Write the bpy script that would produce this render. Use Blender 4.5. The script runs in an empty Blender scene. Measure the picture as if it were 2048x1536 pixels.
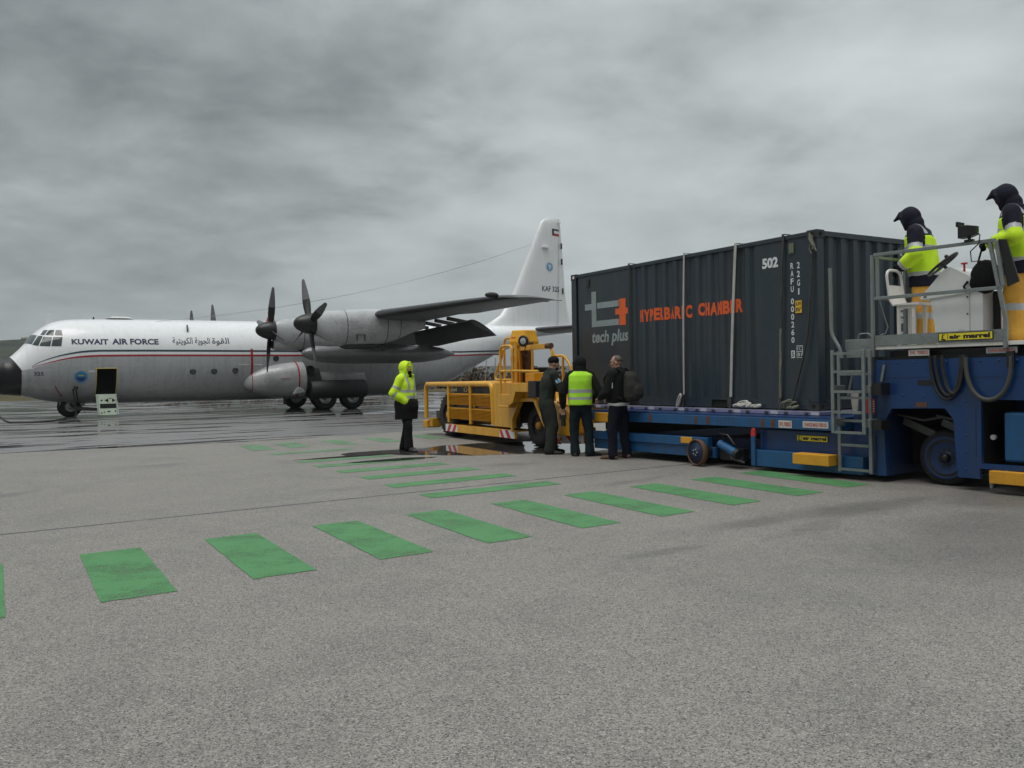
import bpy, bmesh, math, random
from mathutils import Vector, Matrix, noise
R = math.radians
random.seed(7)
scene = bpy.context.scene
COL = scene.collection

# ------------------------------------------------------------------ camera
def make_camera():
    f, pitch, roll, h = 1722.6, -0.00872, 0.01657, 1.4288
    cp, sp, cr, sr = math.cos(pitch), math.sin(pitch), math.cos(roll), math.sin(roll)
    fwd = Vector((0, cp, sp)); up = Vector((0, -sp, cp)); right = Vector((1, 0, 0))
    r2 = right * cr - up * sr; u2 = right * sr + up * cr
    cd = bpy.data.cameras.new('camera'); cam = bpy.data.objects.new('camera', cd)
    COL.objects.link(cam)
    m = Matrix((r2, u2, -fwd)).transposed().to_4x4(); m.translation = (0, 0, h)
    cam.matrix_world = m
    cd.sensor_width = 36; cd.lens = 36 * f / 2048
    cd.clip_start = 0.1; cd.clip_end = 16000
    scene.camera = cam
make_camera()

# ------------------------------------------------------------------ node helper
class NT:
    def __init__(s, tree):
        s.t = tree; s.n = tree.nodes; s.l = tree.links
    def node(s, kind, **kw):
        nd = s.n.new(kind)
        for k, v in kw.items(): setattr(nd, k, v)
        return nd
    def put(s, sock, v):
        if v is None: return
        if hasattr(v, 'is_output'): s.l.new(v, sock)
        elif isinstance(v, (tuple, list)):
            sock.default_value = tuple(v) + ((1,) if len(v) == 3 and sock.type == 'RGBA' else ())
        else: sock.default_value = v
    def math(s, op, a, b=None, c=None, clamp=False):
        nd = s.node('ShaderNodeMath', operation=op, use_clamp=clamp)
        s.put(nd.inputs[0], a); s.put(nd.inputs[1], b)
        if c is not None: s.put(nd.inputs[2], c)
        return nd.outputs[0]
    def noise(s, vec, scale, detail=3, rough=.5, dist=0):
        nd = s.node('ShaderNodeTexNoise')
        s.put(nd.inputs['Vector'], vec); s.put(nd.inputs['Scale'], scale); s.put(nd.inputs['Detail'], detail)
        s.put(nd.inputs['Roughness'], rough); s.put(nd.inputs['Distortion'], dist)
        return nd.outputs['Fac']
    def ramp(s, fac, stops, interp='LINEAR'):
        nd = s.node('ShaderNodeValToRGB'); cr = nd.color_ramp; cr.interpolation = interp
        while len(cr.elements) < len(stops): cr.elements.new(.5)
        for e, (p, c) in zip(cr.elements, stops):
            e.position = p; e.color = (c, c, c, 1) if not isinstance(c, tuple) else tuple(c) + (1,)
        s.put(nd.inputs[0], fac); return nd.outputs[0]
    def maprange(s, v, a, b, c=0, d=1, smooth=True):
        nd = s.node('ShaderNodeMapRange', interpolation_type='SMOOTHSTEP' if smooth else 'LINEAR')
        s.put(nd.inputs[0], v)
        for i, x in enumerate((a, b, c, d)): s.put(nd.inputs[i + 1], x)
        return nd.outputs[0]
    def mix(s, fac, a, b, blend='MIX'):
        nd = s.node('ShaderNodeMix', data_type='RGBA', blend_type=blend)
        s.put(nd.inputs[0], fac); s.put(nd.inputs[6], a); s.put(nd.inputs[7], b); return nd.outputs[2]
    def sep(s, vec):
        nd = s.node('ShaderNodeSeparateXYZ'); s.l.new(vec, nd.inputs[0]); return nd.outputs
    def comb(s, x, y, z):
        nd = s.node('ShaderNodeCombineXYZ')
        for i, v in enumerate((x, y, z)): s.put(nd.inputs[i], v)
        return nd.outputs[0]
    def vscale(s, vec, sc):
        nd = s.node('ShaderNodeVectorMath', operation='MULTIPLY'); s.l.new(vec, nd.inputs[0]); nd.inputs[1].default_value = sc
        return nd.outputs[0]
    def bump(s, h, strength, dist=.01, normal=None):
        nd = s.node('ShaderNodeBump'); s.put(nd.inputs['Height'], h); nd.inputs['Strength'].default_value = strength
        nd.inputs['Distance'].default_value = dist
        if normal is not None: s.l.new(normal, nd.inputs['Normal'])
        return nd.outputs[0]

# ------------------------------------------------------------------ sky, sun, exposure
SUN_EL, SUN_AZ = 70, 215          # degrees; azimuth clockwise from +Y
def make_world():
    w = bpy.data.worlds.new('World'); scene.world = w; w.use_nodes = True
    k = NT(w.node_tree); k.n.clear()
    out = k.node('ShaderNodeOutputWorld')
    sky = k.node('ShaderNodeTexSky', sky_type='NISHITA', sun_disc=False, sun_elevation=R(SUN_EL), sun_rotation=R(SUN_AZ))
    sky.air_density = 2; sky.dust_density = 5
    tc = k.node('ShaderNodeTexCoord'); d = tc.outputs['Generated']
    x, y, z = k.sep(d)
    den = k.math('ADD', k.math('MAXIMUM', z, 0), .21)
    p = k.comb(k.math('DIVIDE', x, den), k.math('DIVIDE', y, den), 0)
    big = k.noise(k.vscale(p, (1, 1.0, 1)), .55, 3, .5, .4)
    mid = k.noise(p, 1.9, 6, .58, .2)
    fine = k.noise(p, 4.2, 6, .62, .1)
    v = k.math('ADD', k.math('MULTIPLY', big, .60), k.math('ADD', k.math('MULTIPLY', mid, .36), k.math('MULTIPLY', fine, .08)))
    # heavier cloud to the left and overhead-left, thinner to the right and towards the horizon
    side = k.maprange(x, -.55, .40, -.06, .045)
    low = k.maprange(z, .02, .26, .055, -.035)
    v = k.math('ADD', v, k.math('ADD', side, low))
    cloud = k.ramp(v, [(.38, (.135, .155, .162)), (.45, (.265, .294, .302)), (.52, (.425, .465, .474)), (.62, (.575, .622, .63))])
    glow = k.math('MULTIPLY', k.maprange(z, .40, .75, 1.0, 3.1), k.maprange(y, -.45, .25, .42, 1.0))     # thin cloud overhead; unseen sky behind the camera dimmed to darken sides facing it
    under = k.maprange(z, -.05, 0.0, .3, 1.0)
    cl = k.mix(1.0, cloud, k.comb(*(k.math('MULTIPLY', glow, under),) * 3), 'MULTIPLY')
    b1 = k.node('ShaderNodeBackground'); k.put(b1.inputs[0], cl); b1.inputs[1].default_value = 1.0
    b2 = k.node('ShaderNodeBackground'); k.l.new(sky.outputs[0], b2.inputs[0]); b2.inputs[1].default_value = .08
    ms = k.node('ShaderNodeMixShader'); ms.inputs[0].default_value = .06
    k.l.new(b1.outputs[0], ms.inputs[1]); k.l.new(b2.outputs[0], ms.inputs[2]); k.l.new(ms.outputs[0], out.inputs[0])
make_world()
def make_sun():
    ld = bpy.data.lights.new('sun', 'SUN'); ld.energy = 1.5; ld.angle = R(40); ld.color = (1, .97, .93)
    o = bpy.data.objects.new('sun', ld); COL.objects.link(o)
    a, e = R(SUN_AZ), R(SUN_EL)
    d = Vector((math.sin(a) * math.cos(e), math.cos(a) * math.cos(e), math.sin(e)))
    o.rotation_euler = d.to_track_quat('Z', 'Y').to_euler(); o.location = (0, 0, 60)
make_sun()
vs = scene.view_settings
vs.view_transform = 'Standard'; vs.look = 'None'; vs.exposure = .3; vs.gamma = 1; vs.use_curve_mapping = False
scene.cycles.max_bounces = 8; scene.cycles.volume_bounces = 0
scene.cycles.use_adaptive_sampling = True
scene.cycles.use_denoising = True

# ------------------------------------------------------------------ materials
MATS = {}
def pm(name, col, rough=.5, metal=0, panel=None, chips=None, var=.12, scale=6, dirt=0, dirtcol=(.05, .045, .04), bump=0, bscale=40, streak=False, spec=.5, coat=0, rvar=.12):
    """painted / plain surface with tone variation, optional grime and fine relief"""
    m = bpy.data.materials.new(name); m.use_nodes = True
    k = NT(m.node_tree); b = k.n['Principled BSDF']
    tc = k.node('ShaderNodeTexCoord').outputs['Object']
    n1 = k.noise(tc, scale, 5, .6)
    c = k.mix(n1, tuple(v * (1 - var) for v in col), tuple(min(1, v * (1 + var)) for v in col))
    if dirt:
        vec = k.vscale(tc, (9, 9, .8)) if streak else tc
        n2 = k.noise(vec, .55 if streak else scale * .35, 6, .65, .4)
        n3 = k.noise(tc, scale * 5, 3, .6)
        f = k.math('MULTIPLY', k.maprange(k.math('ADD', k.math('MULTIPLY', n2, .7), k.math('MULTIPLY', n3, .3)), .44, .66), dirt)
        c = k.mix(f, c, dirtcol)
    if panel:          # sheet-metal joints
        xx, yy, zz = k.sep(tc); ln = None
        for v_, d_ in ((xx, panel[0]), (zz, panel[1])):
            q = k.math('ABSOLUTE', k.math('SUBTRACT', k.math('MODULO', k.math('ADD', v_, 40.0), d_), d_ / 2)); q = k.maprange(q, .028, .008)
            ln = q if ln is None else k.math('MAXIMUM', ln, q)
        c = k.mix(k.math('MULTIPLY', k.math('MULTIPLY', ln, panel[2]), k.maprange(k.noise(tc, 1.1, 3), .35, .6, .3, 1)), c, (.06, .06, .06))
    if chips:          # paint flaked off in small scuffs, some drawn out sideways
        a_ = k.noise(tc, 7.0, 6, .78, .6); b_ = k.noise(k.vscale(tc, (3, 3, 26)), 1.0, 5, .7, .3)
        c = k.mix(k.math('MAXIMUM', k.maprange(a_, .655, .70), k.math('MULTIPLY', k.maprange(b_, .69, .75), .7)), c, chips)
    k.put(b.inputs['Base Color'], c)
    k.put(b.inputs['Roughness'], k.math('ADD', k.math('MULTIPLY', k.noise(tc, scale * 2.3, 4), rvar * 2), rough - rvar, clamp=True))
    b.inputs['Metallic'].default_value = metal; b.inputs['Specular IOR Level'].default_value = spec
    b.inputs['Coat Weight'].default_value = coat; b.inputs['Coat Roughness'].default_value = .12
    if bump: k.put(b.inputs['Normal'], k.bump(k.noise(tc, bscale, 4, .6), bump, .01))
    MATS[name] = m; return m

pm('white_paint', (.80, .81, .82), .30, panel=(1.02, 9.0, .06), var=.03, scale=1.2, dirt=.12, dirtcol=(.35, .34, .32), streak=True, rvar=.06, coat=.3)
pm('grey_paint', (.43, .44, .445), .34, panel=(1.02, 1.3, .12), var=.06, scale=1.5, dirt=.28, dirtcol=(.11, .11, .105), streak=True, coat=.45)
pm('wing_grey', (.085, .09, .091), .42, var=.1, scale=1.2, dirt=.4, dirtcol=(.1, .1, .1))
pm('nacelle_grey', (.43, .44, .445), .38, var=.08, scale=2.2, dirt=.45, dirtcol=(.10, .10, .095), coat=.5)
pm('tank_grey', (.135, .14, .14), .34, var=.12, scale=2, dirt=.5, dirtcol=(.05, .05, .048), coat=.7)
pm('flap_dark', (.035, .036, .036), .6, var=.2, scale=3)
pm('radome_black', (.009, .009, .01), .38, var=.25, scale=2)
pm('black_rubber', (.012, .012, .0125), .75, var=.2, scale=9, dirt=.4, dirtcol=(.06, .055, .05))
pm('black_plastic', (.010, .010, .011), .45, var=.2)
pm('dark_hole', (.006, .006, .006), .9, var=.1)
pm('glass_dark', (.045, .06, .06), .08, var=.3, scale=1.5, rvar=.02)
pm('letter_navy', (.035, .035, .085), .45, var=.08)
pm('stripe_navy', (.03, .055, .07), .4, var=.08)
pm('stripe_red', (.36, .02, .03), .4, var=.08)
pm('emblem_teal', (.05, .27, .42), .4); pm('emblem_blue', (.04, .06, .26), .4); pm('emblem_sky', (.10, .33, .62), .4)
pm('sand_yellow', (.62, .5, .16), .5)
pm('black_paint', (.011, .011, .012), .4, var=.15)
pm('flag_green', (.02, .055, .04), .45)
pm('stair_cream', (.46, .53, .42), .45, dirt=.25)
pm('alu', (.42, .43, .43), .35, metal=.7, var=.1)
pm('steel_dark', (.08, .08, .08), .45, metal=.5, var=.2)
pm('yellow_paint', (.74, .375, .022), .36, chips=(.16, .085, .03), var=.10, scale=3, dirt=.35, dirtcol=(.30, .13, .02), streak=True, bump=.05, bscale=25, coat=.15)
pm('yellow_dirty', (.60, .27, .022), .45, var=.16, scale=4, dirt=.55, dirtcol=(.14, .07, .02))
pm('hazard_white', (.74, .74, .76), .4, var=.04, dirt=.2, dirtcol=(.4, .38, .36)); pm('hazard_red', (.55, .025, .03), .4, var=.08)
pm('container_paint', (.020, .034, .047), .42, chips=(.085, .078, .07), var=.22, scale=1.4, dirt=.45, dirtcol=(.055, .05, .046), streak=True, bump=.06, bscale=14)
pm('container_dark', (.024, .028, .03), .55, var=.2, scale=3, dirt=.5, dirtcol=(.05, .04, .033))
pm('logo_grey', (.27, .33, .34), .55, var=.1, scale=6, dirt=.3, dirtcol=(.12, .14, .15))
pm('letter_white', (.72, .74, .76), .5, var=.05, scale=10, dirt=.2, dirtcol=(.3, .32, .34))
pm('letter_orange', (.80, .12, .02), .5, var=.08, scale=9, dirt=.25, dirtcol=(.35, .07, .03))
pm('plate_yellow', (.75, .46, .03), .45, var=.05)
pm('loader_blue', (.003, .036, .135), .36, chips=(.05, .05, .055), var=.18, scale=2.5, dirt=.55, dirtcol=(.02, .035, .07), streak=True, coat=.1)
pm('loader_blue_light', (.009, .085, .225), .38, chips=(.09, .06, .045), var=.16, scale=3, dirt=.6, dirtcol=(.03, .05, .07), streak=True)
pm('rim_blue', (.006, .030, .12), .5, var=.25, scale=6, dirt=.5, dirtcol=(.01, .012, .02))
pm('loader_blue_dark', (.006, .022, .07), .5, var=.2, scale=3, dirt=.4, dirtcol=(.012, .015, .02))
pm('galvanised', (.235, .26, .255), .45, metal=.45, var=.22, scale=14, dirt=.4, dirtcol=(.12, .125, .12))
pm('platform_white', (.72, .70, .68), .45, var=.06, scale=5, dirt=.35, dirtcol=(.42, .32, .24))
pm('console_white', (.70, .71, .70), .4, var=.04, scale=3, dirt=.18, dirtcol=(.4, .39, .36))
pm('bumper_yellow', (.66, .32, .02), .45, chips=(.12, .06, .03), var=.1, scale=5, dirt=.3, dirtcol=(.25, .12, .02))
pm('sign_white', (.58, .56, .54), .5, var=.06, dirt=.3, dirtcol=(.3, .27, .25)); pm('sign_red', (.42, .07, .06), .5)
pm('sign_yellow', (.72, .6, .03), .45, var=.04)
pm('rust', (.11, .05, .026), .8, var=.3, scale=14)
pm('pallet_edge', (.27, .265, .42), .42, metal=.3, var=.25, scale=5, dirt=.5, dirtcol=(.07, .07, .09))
pm('pallet_patch', (.5, .5, .56), .45, var=.1)
pm('strap_white', (.44, .44, .405), .85, var=.15, scale=9, dirt=.4, dirtcol=(.3, .28, .24), bump=.3, bscale=120)
pm('strap_dark', (.045, .047, .045), .85, var=.3, scale=9)
pm('hose_grey', (.06, .06, .052), .7, var=.2); pm('blade_grey', (.13, .128, .14), .45, var=.12, scale=3); pm('stubble', (.085, .06, .048), .6, var=.2, scale=30)
pm('strap_green', (.15, .16, .11), .85, var=.3, scale=20)
pm('hivis', (.60, .86, .035), .75, var=.08, scale=9, dirt=.14, dirtcol=(.40, .55, .05), bump=.35, bscale=28, spec=.2)
pm('hivis_lime', (.45, .86, .05), .7, var=.06, scale=9, bump=.3, bscale=28, spec=.2)
pm('silver_tape', (.40, .41, .42), .4, var=.08, metal=.1)
pm('navy_cloth', (.008, .008, .019), .8, var=.2, scale=12, bump=.4, bscale=40, spec=.25)
pm('black_cloth', (.0055, .0055, .006), .85, var=.2, scale=12, bump=.4, bscale=40, spec=.25)
pm('olive_cloth', (.022, .027, .022), .85, var=.22, scale=10, bump=.4, bscale=36, spec=.25)
pm('jeans_dark', (.009, .018, .023), .85, var=.25, scale=14, bump=.4, bscale=50, spec=.2)
pm('jeans_navy', (.007, .009, .018), .85, var=.25, scale=14, bump=.4, bscale=50, spec=.2)
pm('work_yellow', (.62, .33, .055), .8, var=.12, scale=9, dirt=.3, dirtcol=(.36, .18, .04), bump=.5, bscale=30, spec=.2)
pm('shirt_white', (.62, .61, .58), .8, var=.05)
pm('skin', (.42, .24, .17), .5, var=.12, scale=14, spec=.4)
pm('hair_dark', (.015, .012, .01), .7)
pm('shoe_black', (.014, .013, .013), .5); pm('shoe_brown', (.10, .05, .03), .55)
pm('lens', (.42, .45, .48), .15, var=.2, scale=20)
pm('camo', (.020, .019, .016), .85, var=.6, scale=18)

def far_mat(name, c1, c2, scale):
    m = bpy.data.materials.new(name); m.use_nodes = True; k = NT(m.node_tree); b = k.n['Principled BSDF']
    tc = k.node('ShaderNodeTexCoord').outputs['Object']
    n = k.noise(tc, scale, 7, .65, .5)
    k.put(b.inputs['Base Color'], k.ramp(n, [(.35, c1), (.65, c2)])); b.inputs['Roughness'].default_value = .95
    b.inputs['Specular IOR Level'].default_value = .1
    MATS[name] = m
far_mat('hill_green', (.018, .026, .016), (.05, .055, .036), .03)
far_mat('hill_grey', (.035, .04, .045), (.075, .08, .08), .003)
far_mat('field_grass', (.05, .05, .022), (.11, .085, .045), .25)
far_mat('scrub_brown', (.035, .022, .015), (.10, .062, .042), 1.5)
far_mat('town_pale', (.30, .28, .26), (.45, .43, .40), .6)

# ------------------------------------------------------------------ mesh builder
class MB:
    def __init__(s): s.v = []; s.f = []; s.m = []; s.s = []
    def add(s, vs, fs, m=0, smooth=False):
        o = len(s.v); s.v.extend(tuple(v) for v in vs)
        for f in fs: s.f.append(tuple(i + o for i in f)); s.m.append(m); s.s.append(smooth)
        return s
    def box(s, a, b, m=0):
        x0, x1 = sorted((a[0], b[0])); y0, y1 = sorted((a[1], b[1])); z0, z1 = sorted((a[2], b[2]))
        vs = [(x, y, z) for z in (z0, z1) for y in (y0, y1) for x in (x0, x1)]
        return s.add(vs, [(0, 2, 3, 1), (4, 5, 7, 6), (0, 1, 5, 4), (2, 6, 7, 3), (0, 4, 6, 2), (1, 3, 7, 5)], m)
    def bar(s, p, q, w, h, m=0, up=(0, 0, 1)):
        p, q, up = Vector(p), Vector(q), Vector(up)
        d = (q - p).normalized()
        if abs(d.dot(up)) > .95: up = Vector((0, 1, 0))
        x = d.cross(up).normalized() * w / 2; y = x.cross(d).normalized() * h / 2
        vs = [p - x - y, p + x - y, p + x + y, p - x + y, q - x - y, q + x - y, q + x + y, q - x + y]
        return s.add(vs, [(0, 1, 2, 3)[::-1], (4, 5, 6, 7)[::-1][::-1], (0, 1, 5, 4), (1, 2, 6, 5), (2, 3, 7, 6), (3, 0, 4, 7)], m)
    def loft(s, rings, m=0, smooth=True, cap=True, closed=True):
        n = len(rings[0]); vs = [p for r in rings for p in r]; fs = []
        for i in range(len(rings) - 1):
            for j in range(n if closed else n - 1):
                k = (j + 1) % n
                fs.append((i * n + j, i * n + k, (i + 1) * n + k, (i + 1) * n + j))
        s.add(vs, fs, m, smooth)
        if cap:
            s.add(rings[0], [tuple(range(n))[::-1]], m, False); s.add(rings[-1], [tuple(range(n))], m, False)
        return s
    def tube(s, pts, r, n=8, m=0, caps=True):
        pts = [Vector(p) for p in pts]; rr = r if isinstance(r, (list, tuple)) else [r] * len(pts)
        rings = []; nrm = None
        for i, p in enumerate(pts):
            t = (pts[min(i + 1, len(pts) - 1)] - pts[max(i - 1, 0)]).normalized()
            if nrm is None:
                a = Vector((0, 0, 1)) if abs(t.z) < .9 else Vector((1, 0, 0))
                nrm = t.cross(a).normalized()
            nrm = (nrm - t * nrm.dot(t)).normalized(); bn = t.cross(nrm)
            rings.append([p + (nrm * math.cos(2 * math.pi * j / n) + bn * math.sin(2 * math.pi * j / n)) * rr[i] for j in range(n)])
        return s.loft(rings, m, True, caps)
    def lathe(s, prof, o, axis, n=24, m=0, smooth=True, cap=True):
        """prof: (radius, distance along axis)"""
        o, ax = Vector(o), Vector(axis).normalized()
        a = Vector((0, 0, 1)) if abs(ax.z) < .9 else Vector((1, 0, 0))
        x = ax.cross(a).normalized(); y = ax.cross(x)
        rings = [[o + ax * h + (x * math.cos(2 * math.pi * j / n) + y * math.sin(2 * math.pi * j / n)) * max(r, 1e-4) for j in range(n)] for r, h in prof]
        if not cap: rings = rings + [rings[0]]
        return s.loft(rings, m, smooth, cap)
    def prism(s, poly, fn, d0, d1, m=0):
        """2D polygon, fn(a, b, d) -> point; extruded from d0 to d1"""
        n = len(poly)
        vs = [fn(a, b, d0) for a, b in poly] + [fn(a, b, d1) for a, b in poly]
        fs = [tuple(range(n))[::-1], tuple(range(n, 2 * n))] + [(i, (i + 1) % n, n + (i + 1) % n, n + i) for i in range(n)]
        return s.add(vs, fs, m)
    def ball(s, c, r, n=16, m=0, rows=10):
        c = Vector(c); r = r if isinstance(r, (list, tuple)) else (r, r, r)
        rings = []
        for i in range(rows + 1):
            t = -math.pi / 2 + math.pi * i / rows; cz, cr = math.sin(t), max(math.cos(t), 1e-3)
            rings.append([c + Vector((r[0] * cr * math.cos(2 * math.pi * j / n), r[1] * cr * math.sin(2 * math.pi * j / n), r[2] * cz)) for j in range(n)])
        return s.loft(rings, m, True, True)
    def mesh(s, name='mesh'):
        me = bpy.data.meshes.new(name); me.from_pydata(s.v, [], s.f)
        me.polygons.foreach_set('material_index', s.m); me.polygons.foreach_set('use_smooth', s.s)
        bm = bmesh.new(); bm.from_mesh(me); bmesh.ops.recalc_face_normals(bm, faces=bm.faces); bm.to_mesh(me); bm.free()
        me.update(); return me
    def build(s, name, mats, parent=None, bevel=0, label=None):
        me = s.mesh(name); return link(me, name, mats, parent, bevel, label)

def link(me, name, mats, parent=None, bevel=0, label=None):
    mats = mats if isinstance(mats, (list, tuple)) else [mats]
    idx = [0] * len(me.polygons); me.polygons.foreach_get('material_index', idx)
    me.materials.clear()
    for m in mats: me.materials.append(MATS[m])
    me.polygons.foreach_set('material_index', [min(i, len(mats) - 1) for i in idx])
    o = bpy.data.objects.new(name, me); COL.objects.link(o)
    if parent is not None: o.parent = parent
    if bevel:
        bv = o.modifiers.new('bevel', 'BEVEL'); bv.width = bevel; bv.segments = 2; bv.limit_method = 'ANGLE'; bv.angle_limit = R(40)
    if label: o['label'] = label
    return o
def tag(o, label=None, cat=None, group=None, kind=None):
    for k, v in (('label', label), ('category', cat), ('group', group), ('kind', kind)):
        if v: o[k] = v
    return o
def thing(name, label, cat, loc=(0, 0, 0), rz=0, group=None):
    o = bpy.data.objects.new(name, None); COL.objects.link(o); o.location = loc; o.rotation_euler = (0, 0, rz)
    o.empty_display_size = .3
    return tag(o, label, cat, group)
def dup(root, loc=None, rz=None):
    def cp(o, par):
        c = o.copy(); COL.objects.link(c); c.parent = par
        for ch in o.children: cp(ch, c)
        return c
    r = cp(root, None)
    if loc is not None: r.location = loc
    if rz is not None: r.rotation_euler = (0, 0, rz)
    return r

def text2d(body, x0, x1, y0, y1, bold=0, shear=0, spacing=1.0):
    """filled lettering fitted into a rectangle: (verts2d, faces)"""
    c = bpy.data.curves.new('t', 'FONT'); c.body = body; c.offset = bold; c.shear = shear; c.space_character = spacing
    c.resolution_u = 3; c.align_x = 'LEFT'
    o = bpy.data.objects.new('t', c); COL.objects.link(o)
    me = bpy.data.meshes.new_from_object(o.evaluated_get(bpy.context.evaluated_depsgraph_get()))
    vs = [(v.co.x, v.co.y) for v in me.vertices]; fs = [tuple(p.vertices) for p in me.polygons]
    bpy.data.objects.remove(o); bpy.data.curves.remove(c); bpy.data.meshes.remove(me)
    ax, bx = min(v[0] for v in vs), max(v[0] for v in vs); ay, by = min(v[1] for v in vs), max(v[1] for v in vs)
    vs = [(x0 + (x - ax) / (bx - ax) * (x1 - x0), y0 + (y - ay) / (by - ay) * (y1 - y0)) for x, y in vs]
    return vs, fs
def add_text(mb, fn, body, x0, x1, y0, y1, m=0, **kw):
    vs, fs = text2d(body, x0, x1, y0, y1, **kw)
    mb.add([fn(x, y) for x, y in vs], fs, m)
def arc(c, r, a0, a1, n=6):
    return [(c[0] + r * math.cos(R(a0 + (a1 - a0) * i / n)), c[1] + r * math.sin(R(a0 + (a1 - a0) * i / n))) for i in range(n + 1)]
def interp(tab, x):
    if x <= tab[0][0]: return tab[0][1]
    for (a, u), (b, v) in zip(tab, tab[1:]):
        if x <= b: return u + (v - u) * (x - a) / (b - a)
    return tab[-1][1]
def bend(pts, r=.08, n=4):
    """round the corners of a polyline"""
    pts = [Vector(p) for p in pts]; out = [pts[0]]
    for a, b, c in zip(pts, pts[1:], pts[2:]):
        d1, d2 = (a - b), (c - b); k = min(r, d1.length * .45, d2.length * .45)
        p, q = b + d1.normalized() * k, b + d2.normalized() * k
        for i in range(n + 1):
            t = i / n; out.append(p * (1 - t) ** 2 + b * 2 * t * (1 - t) + q * t * t)
    out.append(pts[-1]); return out

# ================================================================== THE SETTING
U = Vector((math.cos(R(33.5)), math.sin(R(33.5)), 0)); V = Vector((-math.sin(R(33.5)), math.cos(R(33.5)), 0))
def apron_z(y): 
    t = max(0, min(1, (y - 21) / 14)); return -.11 * t * t * (3 - 2 * t)
def ground_nodes(k):
    """shared pieces of the wet tarmac: returns (coords, dryness noise, puddle mask, wet-zone mask, grain)"""
    P = k.node('ShaderNodeTexCoord').outputs['Object']
    x, y, z = k.sep(P)
    u = k.math('ADD', k.math('MULTIPLY', x, U.x), k.math('MULTIPLY', y, U.y))
    w = k.math('ADD', k.math('MULTIPLY', x, V.x), k.math('MULTIPLY', y, V.y))
    n_edge = k.noise(P, .55, 5, .6); n_big = k.noise(P, .16, 4, .55); n_fine = k.noise(P, 2.4, 5, .65)
    zone = k.maprange(k.math('ADD', w, k.math('MULTIPLY', n_edge, .25)), 20.8, 21.05)
    # films of water lying in long shallow streaks beyond the joint
    st = k.noise(k.comb(k.math('MULTIPLY', u, .16), k.math('MULTIPLY', w, .75), 0), 1.0, 5, .6, .35)
    far = k.maprange(w, 30, 44, .0, .09)
    film = k.math('MULTIPLY', k.maprange(k.math('ADD', st, far), .53, .585), zone)
    # single puddles: (x, y, radius along u, radius along w)
    pud = None
    for cx, cy, ru, rw in ((-.55, 17.35, 2.0, 1.12), (-2.45, 16.75, 1.0, .42), (-2.2, 15.05, .95, .26), (-2.9, 16.0, 1.1, .2), (.9, 17.0, 1.5, 1.0), (-8.3, 19.6, 1.6, .3), (-6.0, 20.6, 1.4, .16)):
        cu, cw = cx * U.x + cy * U.y, cx * V.x + cy * V.y
        du = k.math('DIVIDE', k.math('SUBTRACT', u, cu), ru); dw = k.math('DIVIDE', k.math('SUBTRACT', w, cw), rw)
        r = k.math('SQRT', k.math('ADD', k.math('MULTIPLY', du, du), k.math('MULTIPLY', dw, dw)))
        r = k.math('ADD', r, k.math('MULTIPLY', k.math('SUBTRACT', n_edge, .5), 1.5))
        mk = k.maprange(r, 1.06, .94)
        pud = mk if pud is None else k.math('MAXIMUM', pud, mk)
    water = k.math('MAXIMUM', film, pud)
    # damp patches that are darker but not mirror-like
    damp = k.maprange(k.math('ADD', k.noise(k.comb(k.math('MULTIPLY', u, .22), k.math('MULTIPLY', w, .5), 3), 1.0, 5, .62, .5), k.maprange(w, 5, 16, -.025, -.02)), .55, .70)
    stain = None
    for cx, cy, ru, rw in ((3.7, 9.0, 1.6, .32), (2.3, 8.2, 1.0, .22), (5.6, 9.4, 1.6, .8), (1.2, 6.9, .5, .1), (4.6, 7.4, 3.6, 1.3)):
        cu, cw = cx * U.x + cy * U.y, cx * V.x + cy * V.y
        du = k.math('DIVIDE', k.math('SUBTRACT', u, cu), ru); dw = k.math('DIVIDE', k.math('SUBTRACT', w, cw), rw)
        r = k.math('ADD', k.math('SQRT', k.math('ADD', k.math('MULTIPLY', du, du), k.math('MULTIPLY', dw, dw))), k.math('MULTIPLY', k.math('SUBTRACT', n_edge, .5), 1.8))
        mk = k.maprange(r, 1.35, .35)
        stain = mk if stain is None else k.math('MAXIMUM', stain, mk)
    damp = k.math('MAXIMUM', damp, k.math('MULTIPLY', stain, .85))
    return P, u, w, n_edge, n_big, n_fine, zone, water, damp
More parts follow.
